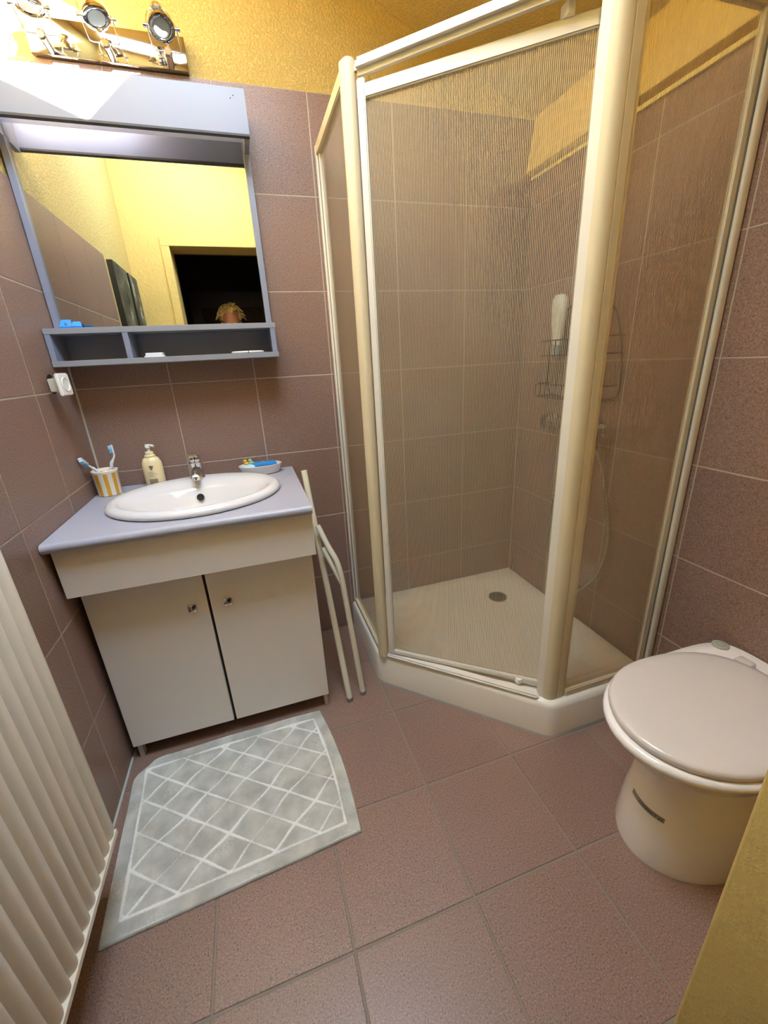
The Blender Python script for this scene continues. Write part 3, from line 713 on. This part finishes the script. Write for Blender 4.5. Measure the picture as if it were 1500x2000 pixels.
loft('tray_basin', rings, TRAY, ty, 50)
DR = Vector((1.606, -0.196, 0.099))
dr = lathe('drain', [(0.045, 0), (0.045, 0.0045), (0.041, 0.006), (0.0001, 0.006)], DR, mat('drain_grey', '#6b6860', 0.4, metal=0.6), ty, n=32)
bm = bmesh.new()
for k in range(-4, 5):
    hx = math.sqrt(max(0, 0.037 ** 2 - (k * 0.008) ** 2)); add_box(bm, DR.x - hx, DR.x + hx, DR.y + k * 0.008 - 0.0025, DR.y + k * 0.008 + 0.0025, 0.105, 0.1054)
finish('drain_slots', bm, DARK, dr)['kind'] = 'stuff'
bm = bmesh.new()
sil = [(p[0], p[1]) for p in rounded_poly(inset_poly(PT, -0.004), rc, 8)]; sil2 = [(p[0], p[1]) for p in rounded_poly(PT, rc, 8)]
add_loft(bm, [[(x, y, 0.0) for x, y in sil], [(x, y, 0.005) for x, y in sil2]], False, False); finish('sealant_line', bm, mat('old_sealant', '#8e8a84', 0.7), ty)

# ------------------------------------------------------------------ shower enclosure
en = root('shower_enclosure', (1.2, -0.5, 0.141), 'white framed corner shower enclosure with striped glass panels', 'shower enclosure')
ZB, ZT = 0.1414, 1.945
A = Vector((0.930, -0.440)); B = Vector((1.378, -0.868))
def vprof(name, c, ang, wd, dp, z0, z1, mt, e=3.2, n=24, parent=en):
    ca, sa = math.cos(ang), math.sin(ang); r = []
    for i in range(n):
        t = 2 * math.pi * i / n; a = math.copysign(abs(math.cos(t)) ** (2 / e), math.cos(t)) * wd / 2; b_ = math.copysign(abs(math.sin(t)) ** (2 / e), math.sin(t)) * dp / 2
        r.append((c[0] + a * ca - b_ * sa, c[1] + a * sa + b_ * ca))
    return loft(name, [[(x, y, z0) for x, y in r], [(x, y, z1) for x, y in r]], mt, parent, 35)
def bar(name, p, q, z0, z1, th, mt, parent, bev=0.003, label=None):
    p, q = Vector((p[0], p[1])), Vector((q[0], q[1])); d = (q - p).normalized(); nn = Vector((-d.y, d.x)) * th / 2
    bm = bmesh.new(); add_loft(bm, [[(p.x + nn.x, p.y + nn.y, z), (q.x + nn.x, q.y + nn.y, z), (q.x - nn.x, q.y - nn.y, z), (p.x - nn.x, p.y - nn.y, z)] for z in (z0, z1)])
    if bev: bmesh.ops.bevel(bm, geom=list(bm.edges), offset=bev, segments=2, affect='EDGES')
    return finish(name, bm, mt, parent, 40, label=label)
def pane(name, p, q, z0, z1, parent):
    p, q = Vector((p[0], p[1])), Vector((q[0], q[1])); L = (q - p).length; ang = math.atan2(q.y - p.y, q.x - p.x)
    bm = bmesh.new(); add_box(bm, 0, L, -0.002, 0.002, z0, z1)
    me = bpy.data.meshes.new(name); bm.to_mesh(me); bm.free(); me.materials.append(GLASS); me.materials.append(CLEAR)
    for pl_ in me.polygons: pl_.material_index = 0 if pl_.normal.y < -0.5 else 1
    o = bpy.data.objects.new(name, me); link(o, parent); o.location = Vector((p.x, p.y, 0)) - wloc(parent); o.rotation_euler = (0, 0, ang); return o
nA = math.radians(-67.5); nB = math.radians(-22.5)
vprof('wall_profile', (0.9285, -0.014), math.pi / 2, 0.028, 0.030, ZB, ZT - 0.005, ALU)
vprof('wall_profile', (1.7865, -0.864), 0, 0.030, 0.030, ZB, ZT - 0.005, ALU)
box('glazing_channel', 0.921, 0.936, -0.046, -0.030, ZB, ZT - 0.012, ALU, en, 0.002, 1); box('seal_strip', 0.9195, 0.9375, -0.0305, -0.0275, ZB, ZT - 0.02, SEAL, en)
box('glazing_channel', 1.749, 1.768, -0.870, -0.856, ZB, ZT - 0.012, mat('pale_channel', '#cfc8b4', 0.4), en, 0.002, 1); box('seal_strip', 1.7675, 1.7705, -0.8715, -0.856, ZB, ZT - 0.02, SEAL, en)
vprof('corner_post', (A.x - 0.002, A.y - 0.002), nA, 0.044, 0.032, ZB, ZT, ALU_B, 2.8)
pb = [(1.354, -0.830), (1.363, -0.850), (1.3655, -0.8565), (1.370, -0.8635), (1.376, -0.8685), (1.384, -0.8715), (1.392, -0.8725)]
pb += [(1.3975, -0.8725), (1.398, -0.870), (1.4015, -0.870), (1.402, -0.8725), (1.424, -0.8725), (1.428, -0.869), (1.436, -0.869), (1.436, -0.851), (1.400, -0.842), (1.380, -0.822), (1.366, -0.818)]
bm = bmesh.new(); add_loft(bm, [[(x, y, ZB) for x, y in pb], [(x, y, ZT) for x, y in pb]])
bm.faces.ensure_lookup_table(); bm.faces[0].material_index = 1
finish('corner_post', bm, [ALU_B, ALU], en, 30)
# grooves of the posts
bar('post_groove', (0.919, -0.414), (0.937, -0.414), ZB, ZT, 0.004, ALU, en, 0)
for z0, z1, nm in ((ZT - 0.034, ZT, 'top_rail'), (ZB, ZB + 0.024, 'bottom_rail')):
    bar(nm, (0.9285, -0.02), (0.9285, A.y + 0.016), z0, z1, 0.026, ALU_B, en)
    bar(nm, (1.435, -0.862), (1.775, -0.862), z0, z1, 0.026, ALU_B, en)
dirAB = (B - A).normalized(); nAB = Vector((-dirAB.y, dirAB.x))   # inward normal
bar('top_rail', A + dirAB * 0.018, B - dirAB * 0.035, ZT - 0.036, ZT, 0.034, ALU, en, 0.012)
bar('bottom_rail', A + dirAB * 0.018, B - dirAB * 0.035, ZB, ZB + 0.013, 0.034, ALU, en, 0.005)
pane('fixed_panel', (0.9285, -0.040), (0.9285, A.y + 0.012), ZB + 0.018, ZT - 0.028, en)
pane('fixed_panel', (1.434, -0.862), (1.758, -0.862), ZB + 0.018, ZT - 0.028, en)
# the door stands slightly ajar into the shower
H = A + dirAB * 0.026 + nAB * 0.002; FREE = Vector((1.397, -0.823)); dd = (FREE - H).normalized()
DZ0, DZ1 = 0.158, 1.892
door = pane('shower_door', H + dd * 0.012, FREE - dd * 0.012, DZ0 + 0.012, DZ1 - 0.02, en)
def dpart(name, fn):
    """door pieces are sub-parts of the (rotated) door panel"""
    o = fn(); o.parent = door
    bpy.context.view_layer.update()
    o.matrix_parent_inverse = door.matrix_world.inverted() @ Matrix.Identity(4)
    return o
dpart('stile', lambda: bar('stile', H, H + dd * 0.022, DZ0 - 0.002, DZ1 + 0.012, 0.022, ALU, None))
dpart('stile', lambda: bar('stile', FREE - dd * 0.030, FREE + dd * 0.002, DZ0 - 0.004, DZ1 + 0.004, 0.016, ALU, None))
dpart('rail', lambda: bar('rail', H + dd * 0.020, FREE - dd * 0.028, DZ1 - 0.030, DZ1, 0.020, ALU, None))
dpart('rail', lambda: bar('rail', H + dd * 0.020, FREE - dd * 0.028, DZ0, DZ0 + 0.018, 0.020, ALU, None))
gc = FREE - dd * 0.098
for z0, z1 in ((DZ1 - 0.002, DZ1 + 0.022), (DZ0 - 0.006, DZ0 + 0.014)):
    dpart('guide_clip', lambda: box('guide_clip', gc.x - 0.009, gc.x + 0.009, gc.y - 0.022, gc.y + 0.004, z0, z1, WHITE_P, None, 0.002))

# ------------------------------------------------------------------ shower fittings on the right wall
XS = XW
mx_ = root('shower_mixer', (XS, -0.44, 0.965), 'chrome shower mixer bar with a dark end knob on the tiled wall', 'tap')
tube('mixer_body', [(1.752, -0.315, 0.965), (1.752, -0.560, 0.968)], 0.022, CHROME, mx_, 20)
for yy in (-0.375, -0.505): lathe('wall_flange', [(0.032, 0), (0.030, 0.010), (0.016, 0.014), (0.016, 0.05), (0.0001, 0.05)], (XS, yy, 0.966), CHROME, mx_, d=(-1, 0, 0), n=24)
lathe('control_knob', [(0.030, 0), (0.036, 0.006), (0.036, 0.044), (0.030, 0.052), (0.0001, 0.053)], (1.752, -0.315, 0.965), mat('dark_knob', '#12161a', 0.35), mx_, d=(0, 1, 0), n=24)
lathe('knob_ring', [(0.0365, 0), (0.0365, 0.010), (0.0001, 0.010)], (1.752, -0.318, 0.965), CHROME, mx_, d=(0, 1, 0), n=24)
lathe('control_knob', [(0.022, 0), (0.026, 0.004), (0.026, 0.030), (0.020, 0.036), (0.0001, 0.037)], (1.752, -0.560, 0.968), CHROME, mx_, d=(0, -1, 0), n=24)
lathe('hose_outlet', [(0.011, 0), (0.011, 0.03), (0.0001, 0.031)], (1.752, -0.530, 0.948), CHROME, mx_, d=(0, -0.2, -1), n=14)
hp = smooth_path([(1.752, -0.537, 0.914), (1.757, -0.565, 0.87), (1.765, -0.603, 0.764), (1.770, -0.643, 0.596), (1.768, -0.640, 0.47), (1.755, -0.605, 0.37), (1.735, -0.535, 0.29), (1.715, -0.46, 0.30), (1.715, -0.40, 0.45), (1.735, -0.385, 0.70), (1.738, -0.39, 0.90)], 24)
ho = root('shower_hose', hp[0], 'ribbed metal shower hose hanging in a loop under the mixer', 'hose')
tube('hose_tube', hp, 0.007, mat('hose_metal', '#b6b3ac', 0.25, metal=0.9), ho, 10, rs=[0.0086 if i % 2 else 0.0066 for i in range(len(hp))])
cd = root('wire_caddy', (1.78, -0.38, 1.06), 'dark wire shower caddy hanging above the mixer', 'caddy')
WR = 0.0028
tube('outer_hoop', smooth_path([(1.79, -0.235, 1.072), (1.79, -0.205, 1.115), (1.79, -0.215, 1.25), (1.79, -0.265, 1.36), (1.79, -0.325, 1.405), (1.79, -0.39, 1.42), (1.79, -0.46, 1.405), (1.79, -0.525, 1.36), (1.79, -0.568, 1.25), (1.79, -0.585, 1.115), (1.79, -0.555, 1.072), (1.79, -0.395, 1.06), (1.79, -0.235, 1.072)], 5), WR, WIRE, cd, 6)
tube('hook', smooth_path([(1.79, -0.39, 1.42), (1.793, -0.39, 1.45), (1.799, -0.39, 1.465)], 4), WR, WIRE, cd, 6)
lathe('suction_cup', [(0.019, 0), (0.016, 0.004), (0.008, 0.007), (0.0001, 0.008)], (XS, -0.39, 1.462), mat('clear_rubber', '#c9c7bd', 0.3), cd, d=(-1, 0, 0), n=20)
for zz, y0, y1, dep, front in ((1.225, -0.215, -0.575, 0.075, 0.055), (1.068, -0.225, -0.57, 0.085, 0.05)):
    for h in (0, front):
        tube('basket_rim', [(1.79, y0, zz + h), (1.79 - dep * 0.7, y0, zz + h), (1.79 - dep, y0 - 0.03, zz + h), (1.79 - dep, y1 + 0.03, zz + h), (1.79 - dep * 0.7, y1, zz + h), (1.79, y1, zz + h)], WR, WIRE, cd, 6)
    for k in range(11):
        yy = y0 - 0.02 + (y1 - y0 + 0.04) * k / 10
        tube('basket_wire', [(1.79, yy, zz), (1.79 - dep, yy, zz), (1.79 - dep, yy, zz + front)], 0.0015, WIRE, cd, 5)
bo = root('shampoo_bottle', (1.752, -0.292, 1.2275), 'white shampoo bottle standing upside down in the wire caddy', 'bottle')
lathe('bottle_body', [(0.0165, 0.035), (0.018, 0.04), (0.028, 0.12), (0.0315, 0.165), (0.030, 0.195), (0.020, 0.212), (0.0001, 0.216)], (1.752, -0.292, 1.2275), mat('bottle_white', '#dfe3da', 0.35), bo, sy=1.15, sx=0.75)
lathe('cap', [(0.017, 0), (0.0185, 0.003), (0.0185, 0.034), (0.0165, 0.0355), (0.0001, 0.0355)], (1.752, -0.292, 1.2275), mat('cap_grey', '#9fb0b4', 0.35), bo)
bo = root('shower_gel', (1.752, -0.45, 1.0715), 'squat pale bottle standing in the lower basket of the wire caddy', 'bottle')
lathe('bottle_body', [(0.026, 0), (0.029, 0.004), (0.029, 0.075), (0.02, 0.09), (0.012, 0.094), (0.0001, 0.094)], (1.752, -0.45, 1.0715), MATS['bottle_white'], bo)
lathe('cap', [(0.013, 0), (0.013, 0.018), (0.011, 0.02), (0.0001, 0.02)], (1.752, -0.45, 1.1655), MATS['cap_grey'], bo)

# ------------------------------------------------------------------ toilet
YC = -1.245
tl = root('toilet', (1.55, YC, 0), 'compact one-piece white toilet with a closed lid against the tiled wall', 'toilet')
def egg(xf, xb, hw, z, sq=2.4, n=48, xm=None, cy=YC):
    xm = xm if xm is not None else xf + (xb - xf) * 0.46
    out = []
    for i in range(n):
        t = 2 * math.pi * i / n; c, s = math.cos(t), math.sin(t)
        if c < 0: x = xm + (xm - xf) * -1 * abs(c) ** 0.98; e = 2.0
        else: x = xm + (xb - xm) * abs(c) ** (2 / sq); e = sq
        out.append((x, cy + hw * math.copysign(abs(s) ** (2 / e), s), z))
    return out
XB = 1.797
foot = [egg(1.343, XB, 0.142, 0.0, 3), egg(1.341, XB, 0.143, 0.012, 3), egg(1.350, XB, 0.136, 0.10, 3), egg(1.366, XB, 0.124, 0.20, 3), egg(1.380, XB, 0.115, 0.262, 3), egg(1.374, XB, 0.117, 0.274, 3),
        egg(1.346, XB, 0.131, 0.292, 3), egg(1.306, XB, 0.152, 0.330, 3), egg(1.279, XB, 0.167, 0.372, 3.2), egg(1.262, XB, 0.177, 0.388, 3.4), egg(1.2535, XB, 0.183, 0.395, 4), egg(1.2505, XB, 0.186, 0.403, 5), egg(1.252, XB, 0.186, 0.412, 6), egg(1.260, XB, 0.182, 0.4165, 6), egg(1.30, 1.78, 0.15, 0.418, 6)]
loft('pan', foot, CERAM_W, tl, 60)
lidr = [egg(1.272, 1.716, 0.167, 0.419), egg(1.266, 1.722, 0.172, 0.421), egg(1.264, 1.724, 0.174, 0.428), egg(1.265, 1.723, 0.173, 0.435), egg(1.272, 1.718, 0.168, 0.4395), egg(1.30, 1.70, 0.148, 0.4425), egg(1.38, 1.64, 0.09, 0.4445)]
loft('lid', lidr, LID, tl, 60)
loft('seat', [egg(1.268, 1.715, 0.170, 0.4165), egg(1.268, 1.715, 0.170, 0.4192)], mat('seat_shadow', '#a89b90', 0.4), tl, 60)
fb = lathe('flush_button', [(0.021, 0), (0.021, 0.005), (0.017, 0.0065), (0.0001, 0.0065)], (1.757, YC + 0.150, 0.4165), mat('button_grey', '#a9a899', 0.4), tl, n=28, label='round grey flush button')
lathe('button_ring', [(0.0115, 0), (0.0115, 0.001), (0.010, 0.001)], (1.757, YC + 0.150, 0.4228), mat('button_line', '#8f8f82', 0.4), fb, n=24, cap0=False, cap1=False)
for s_ in (-1, 1): box('hinge', 1.712, 1.745, YC + s_ * 0.07 - 0.02, YC + s_ * 0.07 + 0.02, 0.417, 0.436, LID, tl, 0.006)
# name strip on the foot: follows the curved front
def foot_pt(t, z, off):
    k = (z - 0.10) / 0.10; xf = 1.350 + 0.016 * k; hw = 0.136 - 0.012 * k; xm = xf + (XB - xf) * 0.46
    x = xm - (xm - xf) * math.cos(t) ** 0.98; y = YC + hw * math.sin(t)
    tx, ty_ = (xm - xf) * math.sin(t), hw * math.cos(t); nn = Vector((-ty_, tx, 0)).normalized()
    return Vector((x, y, z)) + nn * off
ZS0, ZS1, T0, T1 = 0.150, 0.163, 0.30, -0.37
bm = bmesh.new(); q = []
for i in range(17):
    t = T0 + (T1 - T0) * i / 16; q.append([bm.verts.new(foot_pt(t, z, o_)) for z, o_ in ((ZS0, 0.0), (ZS0, 0.0012), (ZS1, 0.0012), (ZS1, 0.0))])
for a, b_ in zip(q, q[1:]):
    for k in range(3): bm.faces.new((a[k], b_[k], b_[k + 1], a[k + 1]))
st = finish('name_strip', bm, mat('strip_silver', '#9a948a', 0.35, metal=0.3), tl, label='curved silver name strip')
cu = bpy.data.curves.new('lettering', 'FONT'); cu.body = 'COMPACT 43'; cu.size = 1.0; cu.shear = 0.3
to = bpy.data.objects.new('lettering', cu); COL.objects.link(to); bpy.context.view_layer.update()
tme = bpy.data.meshes.new_from_object(to.evaluated_get(bpy.context.evaluated_depsgraph_get()))
COL.objects.unlink(to); bpy.data.objects.remove(to)
bm = bmesh.new(); bm.from_mesh(tme)
bmesh.ops.subdivide_edges(bm, edges=[e for e in bm.edges if e.calc_length() > 0.12], cuts=2)
xs = [v_.co.x for v_ in bm.verts]; x0, x1 = min(xs), max(xs)
for v_ in bm.verts:
    u = (v_.co.x - x0) / (x1 - x0); zz = ZS0 + 0.0025 + v_.co.y * 0.0112
    t = T0 + (T1 - T0) * (0.30 + 0.66 * u); v_.co = foot_pt(t, zz, 0.0017)
finish('lettering', bm, mat('letter_black', '#14110f', 0.5), st, label='black slanted COMPACT lettering')

# ------------------------------------------------------------------ two canvas pictures on the left wall (seen in the mirror)
def canvas_mat(name, seed):
    mt = mat(name, '#3b372c', 0.6); n, l, b = nodes(mt)
    g = n.new('ShaderNodeNewGeometry'); mp = n.new('ShaderNodeMapping'); mp.inputs['Location'].default_value = (seed, seed * 2, 0); l.new(g.outputs['Position'], mp.inputs[0])
    t = n.new('ShaderNodeTexNoise'); t.inputs['Scale'].default_value = 9; t.inputs['Detail'].default_value = 5; l.new(mp.outputs[0], t.inputs['Vector'])
    r = ramp(n, [(0.35, '#1f1d18'), (0.52, '#4a4636'), (0.62, '#6b6656'), (0.70, '#cfcabd')]); l.new(t.outputs['Fac'], r.inputs['Fac']); l.new(r.outputs['Color'], b.inputs['Base Color'])
    return mt
for k, (y0, y1, lab) in enumerate(((-1.235, -0.957, 'dark canvas picture with pale blossoms next to the wall tiles'), (-1.49, -1.285, 'dark canvas picture with pale blossoms next to the door wall'))):
    o = root('canvas_picture', (0, (y0 + y1) / 2, 1.40), lab, 'picture', 'canvas pictures on the yellow wall')
    box('stretcher', 0.001 - 0.007, 0.020, y0, y1, 1.40, 1.79, BLACKP, o)
    box('canvas_print', 0.020, 0.0215, y0 + 0.001, y1 - 0.001, 1.401, 1.789, canvas_mat('print_%d' % k, 3.1 + k * 2.3), o)
    tube('hanger', [(-0.006, (y0 + y1) / 2, 1.81), (0.006, (y0 + y1) / 2, 1.805), (0.008, (y0 + y1) / 2, 1.789)], 0.002, WIRE, o, 6)

# ------------------------------------------------------------------ the person taking the picture, standing in the doorway behind the camera
SKIN = mat('skin', '#c98b72', 0.5); SHIRT = mat('dark_shirt', '#2a2c33', 0.8); HAIR = mat('blond_hair', '#b9975a', 0.55)
pr = root('person', (0.535, -2.13, 0), 'person with short blond hair in dark clothes holding up a phone', 'person')
PB = Vector((0.535, -2.13, 0))
def skin_mesh(name, verts, edges, mt, parent, rootv=0, sub=2, pmats=None):
    me = bpy.data.meshes.new(name)
    me.from_pydata([tuple(Vector(p) - wloc(parent)) for p, r in verts], edges, [])
    o = bpy.data.objects.new(name, me); link(o, parent)
    o.modifiers.new('skin', 'SKIN'); 
    if not me.skin_vertices:
        bpy.context.view_layer.objects.active = o
        bpy.ops.mesh.customdata_skin_add()
    for i, (p, r) in enumerate(verts):
        rr = r if isinstance(r, tuple) else (r, r)
        me.skin_vertices[0].data[i].radius = rr
    me.skin_vertices[0].data[rootv].use_root = True
    sm = o.modifiers.new('sub', 'SUBSURF'); sm.levels = sub; sm.render_levels = sub
    me.materials.append(mt)
    bpy.context.view_layer.update()
    ev = bpy.data.meshes.new_from_object(o.evaluated_get(bpy.context.evaluated_depsgraph_get()))
    for p in ev.polygons: p.use_smooth = True
    o.modifiers.clear(); o.data = ev
    return o
def pv(x, y, z): return Vector((PB.x + x, PB.y + y, z))
HC = pv(0.0, 0.05, 1.578)     # head centre
# wrists sit beside the phone held at the camera
PH = CAM - FWD * 0.014
wr = PH + RIGHT * 0.115 + DOWN * 0.045 - FWD * 0.035; wl_ = PH - RIGHT * 0.115 + DOWN * 0.045 - FWD * 0.035
V = [(pv(0, -0.02, 0.95), (0.15, 0.11)), (pv(0, -0.02, 1.12), (0.135, 0.10)), (pv(0, -0.01, 1.30), (0.16, 0.11)), (pv(0, -0.01, 1.42), (0.11, 0.08)), (pv(0, 0.0, 1.475), 0.052), (pv(0, 0.035, 1.520), (0.058, 0.062)), (pv(0, 0.05, 1.570), (0.070, 0.085)), (pv(0, 0.045, 1.635), (0.070, 0.088)), (pv(0, 0.04, 1.680), (0.045, 0.058)),
     (pv(0.175, -0.01, 1.40), 0.06), (pv(0.235, 0.03, 1.16), 0.043), (wr, 0.026),
     (pv(-0.175, -0.01, 1.40), 0.06), (pv(-0.235, 0.03, 1.16), 0.043), (wl_, 0.026),
     (pv(0.095, -0.02, 0.86), 0.09), (pv(0.10, -0.01, 0.48), 0.062), (pv(0.10, -0.04, 0.10), 0.042), (pv(0.105, 0.10, 0.04), 0.036),
     (pv(-0.095, -0.02, 0.86), 0.09), (pv(-0.10, -0.01, 0.48), 0.062), (pv(-0.10, -0.04, 0.10), 0.042), (pv(-0.105, 0.10, 0.04), 0.036)]
E_ = [(0, 1), (1, 2), (2, 3), (3, 4), (4, 5), (5, 6), (6, 7), (7, 8), (3, 9), (9, 10), (10, 11), (3, 12), (12, 13), (13, 14), (0, 15), (15, 16), (16, 17), (17, 18), (0, 19), (19, 20), (20, 21), (21, 22)]
body = skin_mesh('body', V, E_, SKIN, pr)
me = body.data; me.materials.append(SHIRT); me.materials.append(mat('dark_trousers', '#20242c', 0.85))
for p in me.polygons:
    z = p.center.z; y = p.center.y
    if z < 0.96: p.material_index = 2
    elif z < 1.47 and (y < 0.20): p.material_index = 1
# hands
def hand(w, sgn, nm):
    tip = PH + RIGHT * (sgn * 0.062) + DOWN * 0.0
    palm = w + (tip - w) * 0.45
    vs = [(w, 0.021), (palm, (0.026, 0.016)), (w + (tip - w) * 0.75, (0.022, 0.013))]; es = [(0, 1), (1, 2)]
    o = skin_mesh(nm, vs, es, SKIN, pr, 0, 2)
    for k in range(4):
        base = w + (tip - w) * 0.7 - DOWN * (0.026 - k * 0.018) - FWD * 0.004
        mid = PH + RIGHT * (sgn * 0.058) - FWD * 0.020 - DOWN * (0.030 - k * 0.020)
        end = PH + RIGHT * (sgn * (0.030 + 0.004 * abs(k - 1))) - FWD * 0.019 - DOWN * (0.032 - k * 0.021)
        skin_mesh('finger', [(base, 0.0085), (mid, 0.008), (end, 0.0072)], [(0, 1), (1, 2)], SKIN, o)
    th = [w + (tip - w) * 0.5 + DOWN * 0.012, PH + RIGHT * (sgn * 0.062) + DOWN * 0.052 - FWD * 0.008, PH + RIGHT * (sgn * 0.043) + DOWN * 0.050 - FWD * 0.022]
    skin_mesh('thumb', [(th[0], 0.0105), (th[1], 0.0095), (th[2], 0.0085)], [(0, 1), (1, 2)], SKIN, o)
hand(wr, 1, 'hand'); hand(wl_, -1, 'hand')
# face
def blob(name, c, rx, ry, rz, mt, parent, n=16):
    bm = bmesh.new(); bmesh.ops.create_uvsphere(bm, u_segments=n, v_segments=max(8, n // 2), radius=1)
    for v_ in bm.verts: v_.co = Vector((c[0] + v_.co.x * rx, c[1] + v_.co.y * ry, c[2] + v_.co.z * rz))
    return finish(name, bm, mt, parent, True)
for s_ in (-1, 1):
    e = blob('eye', HC + Vector((s_ * 0.031, 0.079, -0.005)), 0.012, 0.008, 0.008, mat('eye_white', '#e8e4de', 0.3), pr); blob('iris', HC + Vector((s_ * 0.031, 0.0855, -0.006)), 0.005, 0.003, 0.005, mat('iris', '#33424c', 0.2), e)
    blob('ear', HC + Vector((s_ * 0.073, 0.0, -0.01)), 0.010, 0.018, 0.030, SKIN, pr)
blob('nose', HC + Vector((0, 0.094, -0.028)), 0.013, 0.017, 0.022, SKIN, pr); blob('mouth', HC + Vector((0, 0.083, -0.066)), 0.024, 0.008, 0.007, mat('lips', '#a8605a', 0.4), pr)
# hair: cap of many short locks
bm = bmesh.new(); random.seed(11)
top = HC + Vector((0, -0.012, 0.046))
bmesh.ops.create_uvsphere(bm, u_segments=24, v_segments=16, radius=1)
for v_ in list(bm.verts):
    c = v_.co.copy()
    if c.z < -0.25 or (c.y > 0.45 and c.z < 0.45): v_.co = Vector((c.x * 0.060, c.y * 0.075, c.z * 0.05)) + top
    else: v_.co = Vector((c.x * 0.082, c.y * 0.098, c.z * 0.088)) + top
for k in range(170):
    a = random.uniform(0, 2 * math.pi); el = random.uniform(0.05, 1.5); c = Vector((math.cos(a) * math.cos(el), math.sin(a) * math.cos(el), math.sin(el)))
    if c.y > 0.5 and c.z < 0.55: continue
    p0 = top + Vector((c.x * 0.079, c.y * 0.095, c.z * 0.085)); fall = Vector((c.x * 0.5 + random.uniform(-.4, .4), c.y * 0.4 + 0.35 + random.uniform(-.3, .3), -0.7 * math.cos(el) + 0.15)).normalized()
    p1 = p0 + c * 0.014 + fall * 0.016; p2 = p1 + fall * random.uniform(0.018, 0.034) + Vector((0, 0, -0.006))
    add_tube(bm, [p0, p1, p2], 0.005, 5, True, rs=[0.0065, 0.0055, 0.0012])
n, l, b = nodes(HAIR); g = n.new('ShaderNodeNewGeometry'); t = n.new('ShaderNodeTexNoise'); t.inputs['Scale'].default_value = 60; l.new(g.outputs['Position'], t.inputs['Vector'])
r = ramp(n, [(0.3, '#a3834c'), (0.6, '#f0d9a2')]); l.new(t.outputs['Fac'], r.inputs['Fac']); l.new(r.outputs['Color'], b.inputs['Base Color'])
finish('hair', bm, HAIR, pr, 60)
# phone
pho = root('phone', PH, 'black smartphone held up in both hands', 'phone')
rx, uz, fy = RIGHT, -DOWN, FWD
def phbox(name, a, b_, t0, t1, mt, bev, c=Vector((0, 0, 0))):
    bm = bmesh.new(); add_loft(bm, [[PH + c + rx * (x * a) + uz * (z * b_) + fy * k for x, z in ((-1, -1), (1, -1), (1, 1), (-1, 1))] for k in (t0, t1)])
    bmesh.ops.bevel(bm, geom=list(bm.edges), offset=bev, segments=2, affect='EDGES'); return finish(name, bm, mt, pho, 40)
phbox('phone_body', 0.037, 0.076, -0.004, 0.004, BLACKP, 0.0025, uz * -0.055)
phbox('lens_bump', 0.011, 0.011, 0.0042, 0.0055, mat('lens_black', '#0c0c10', 0.15), 0.0004)
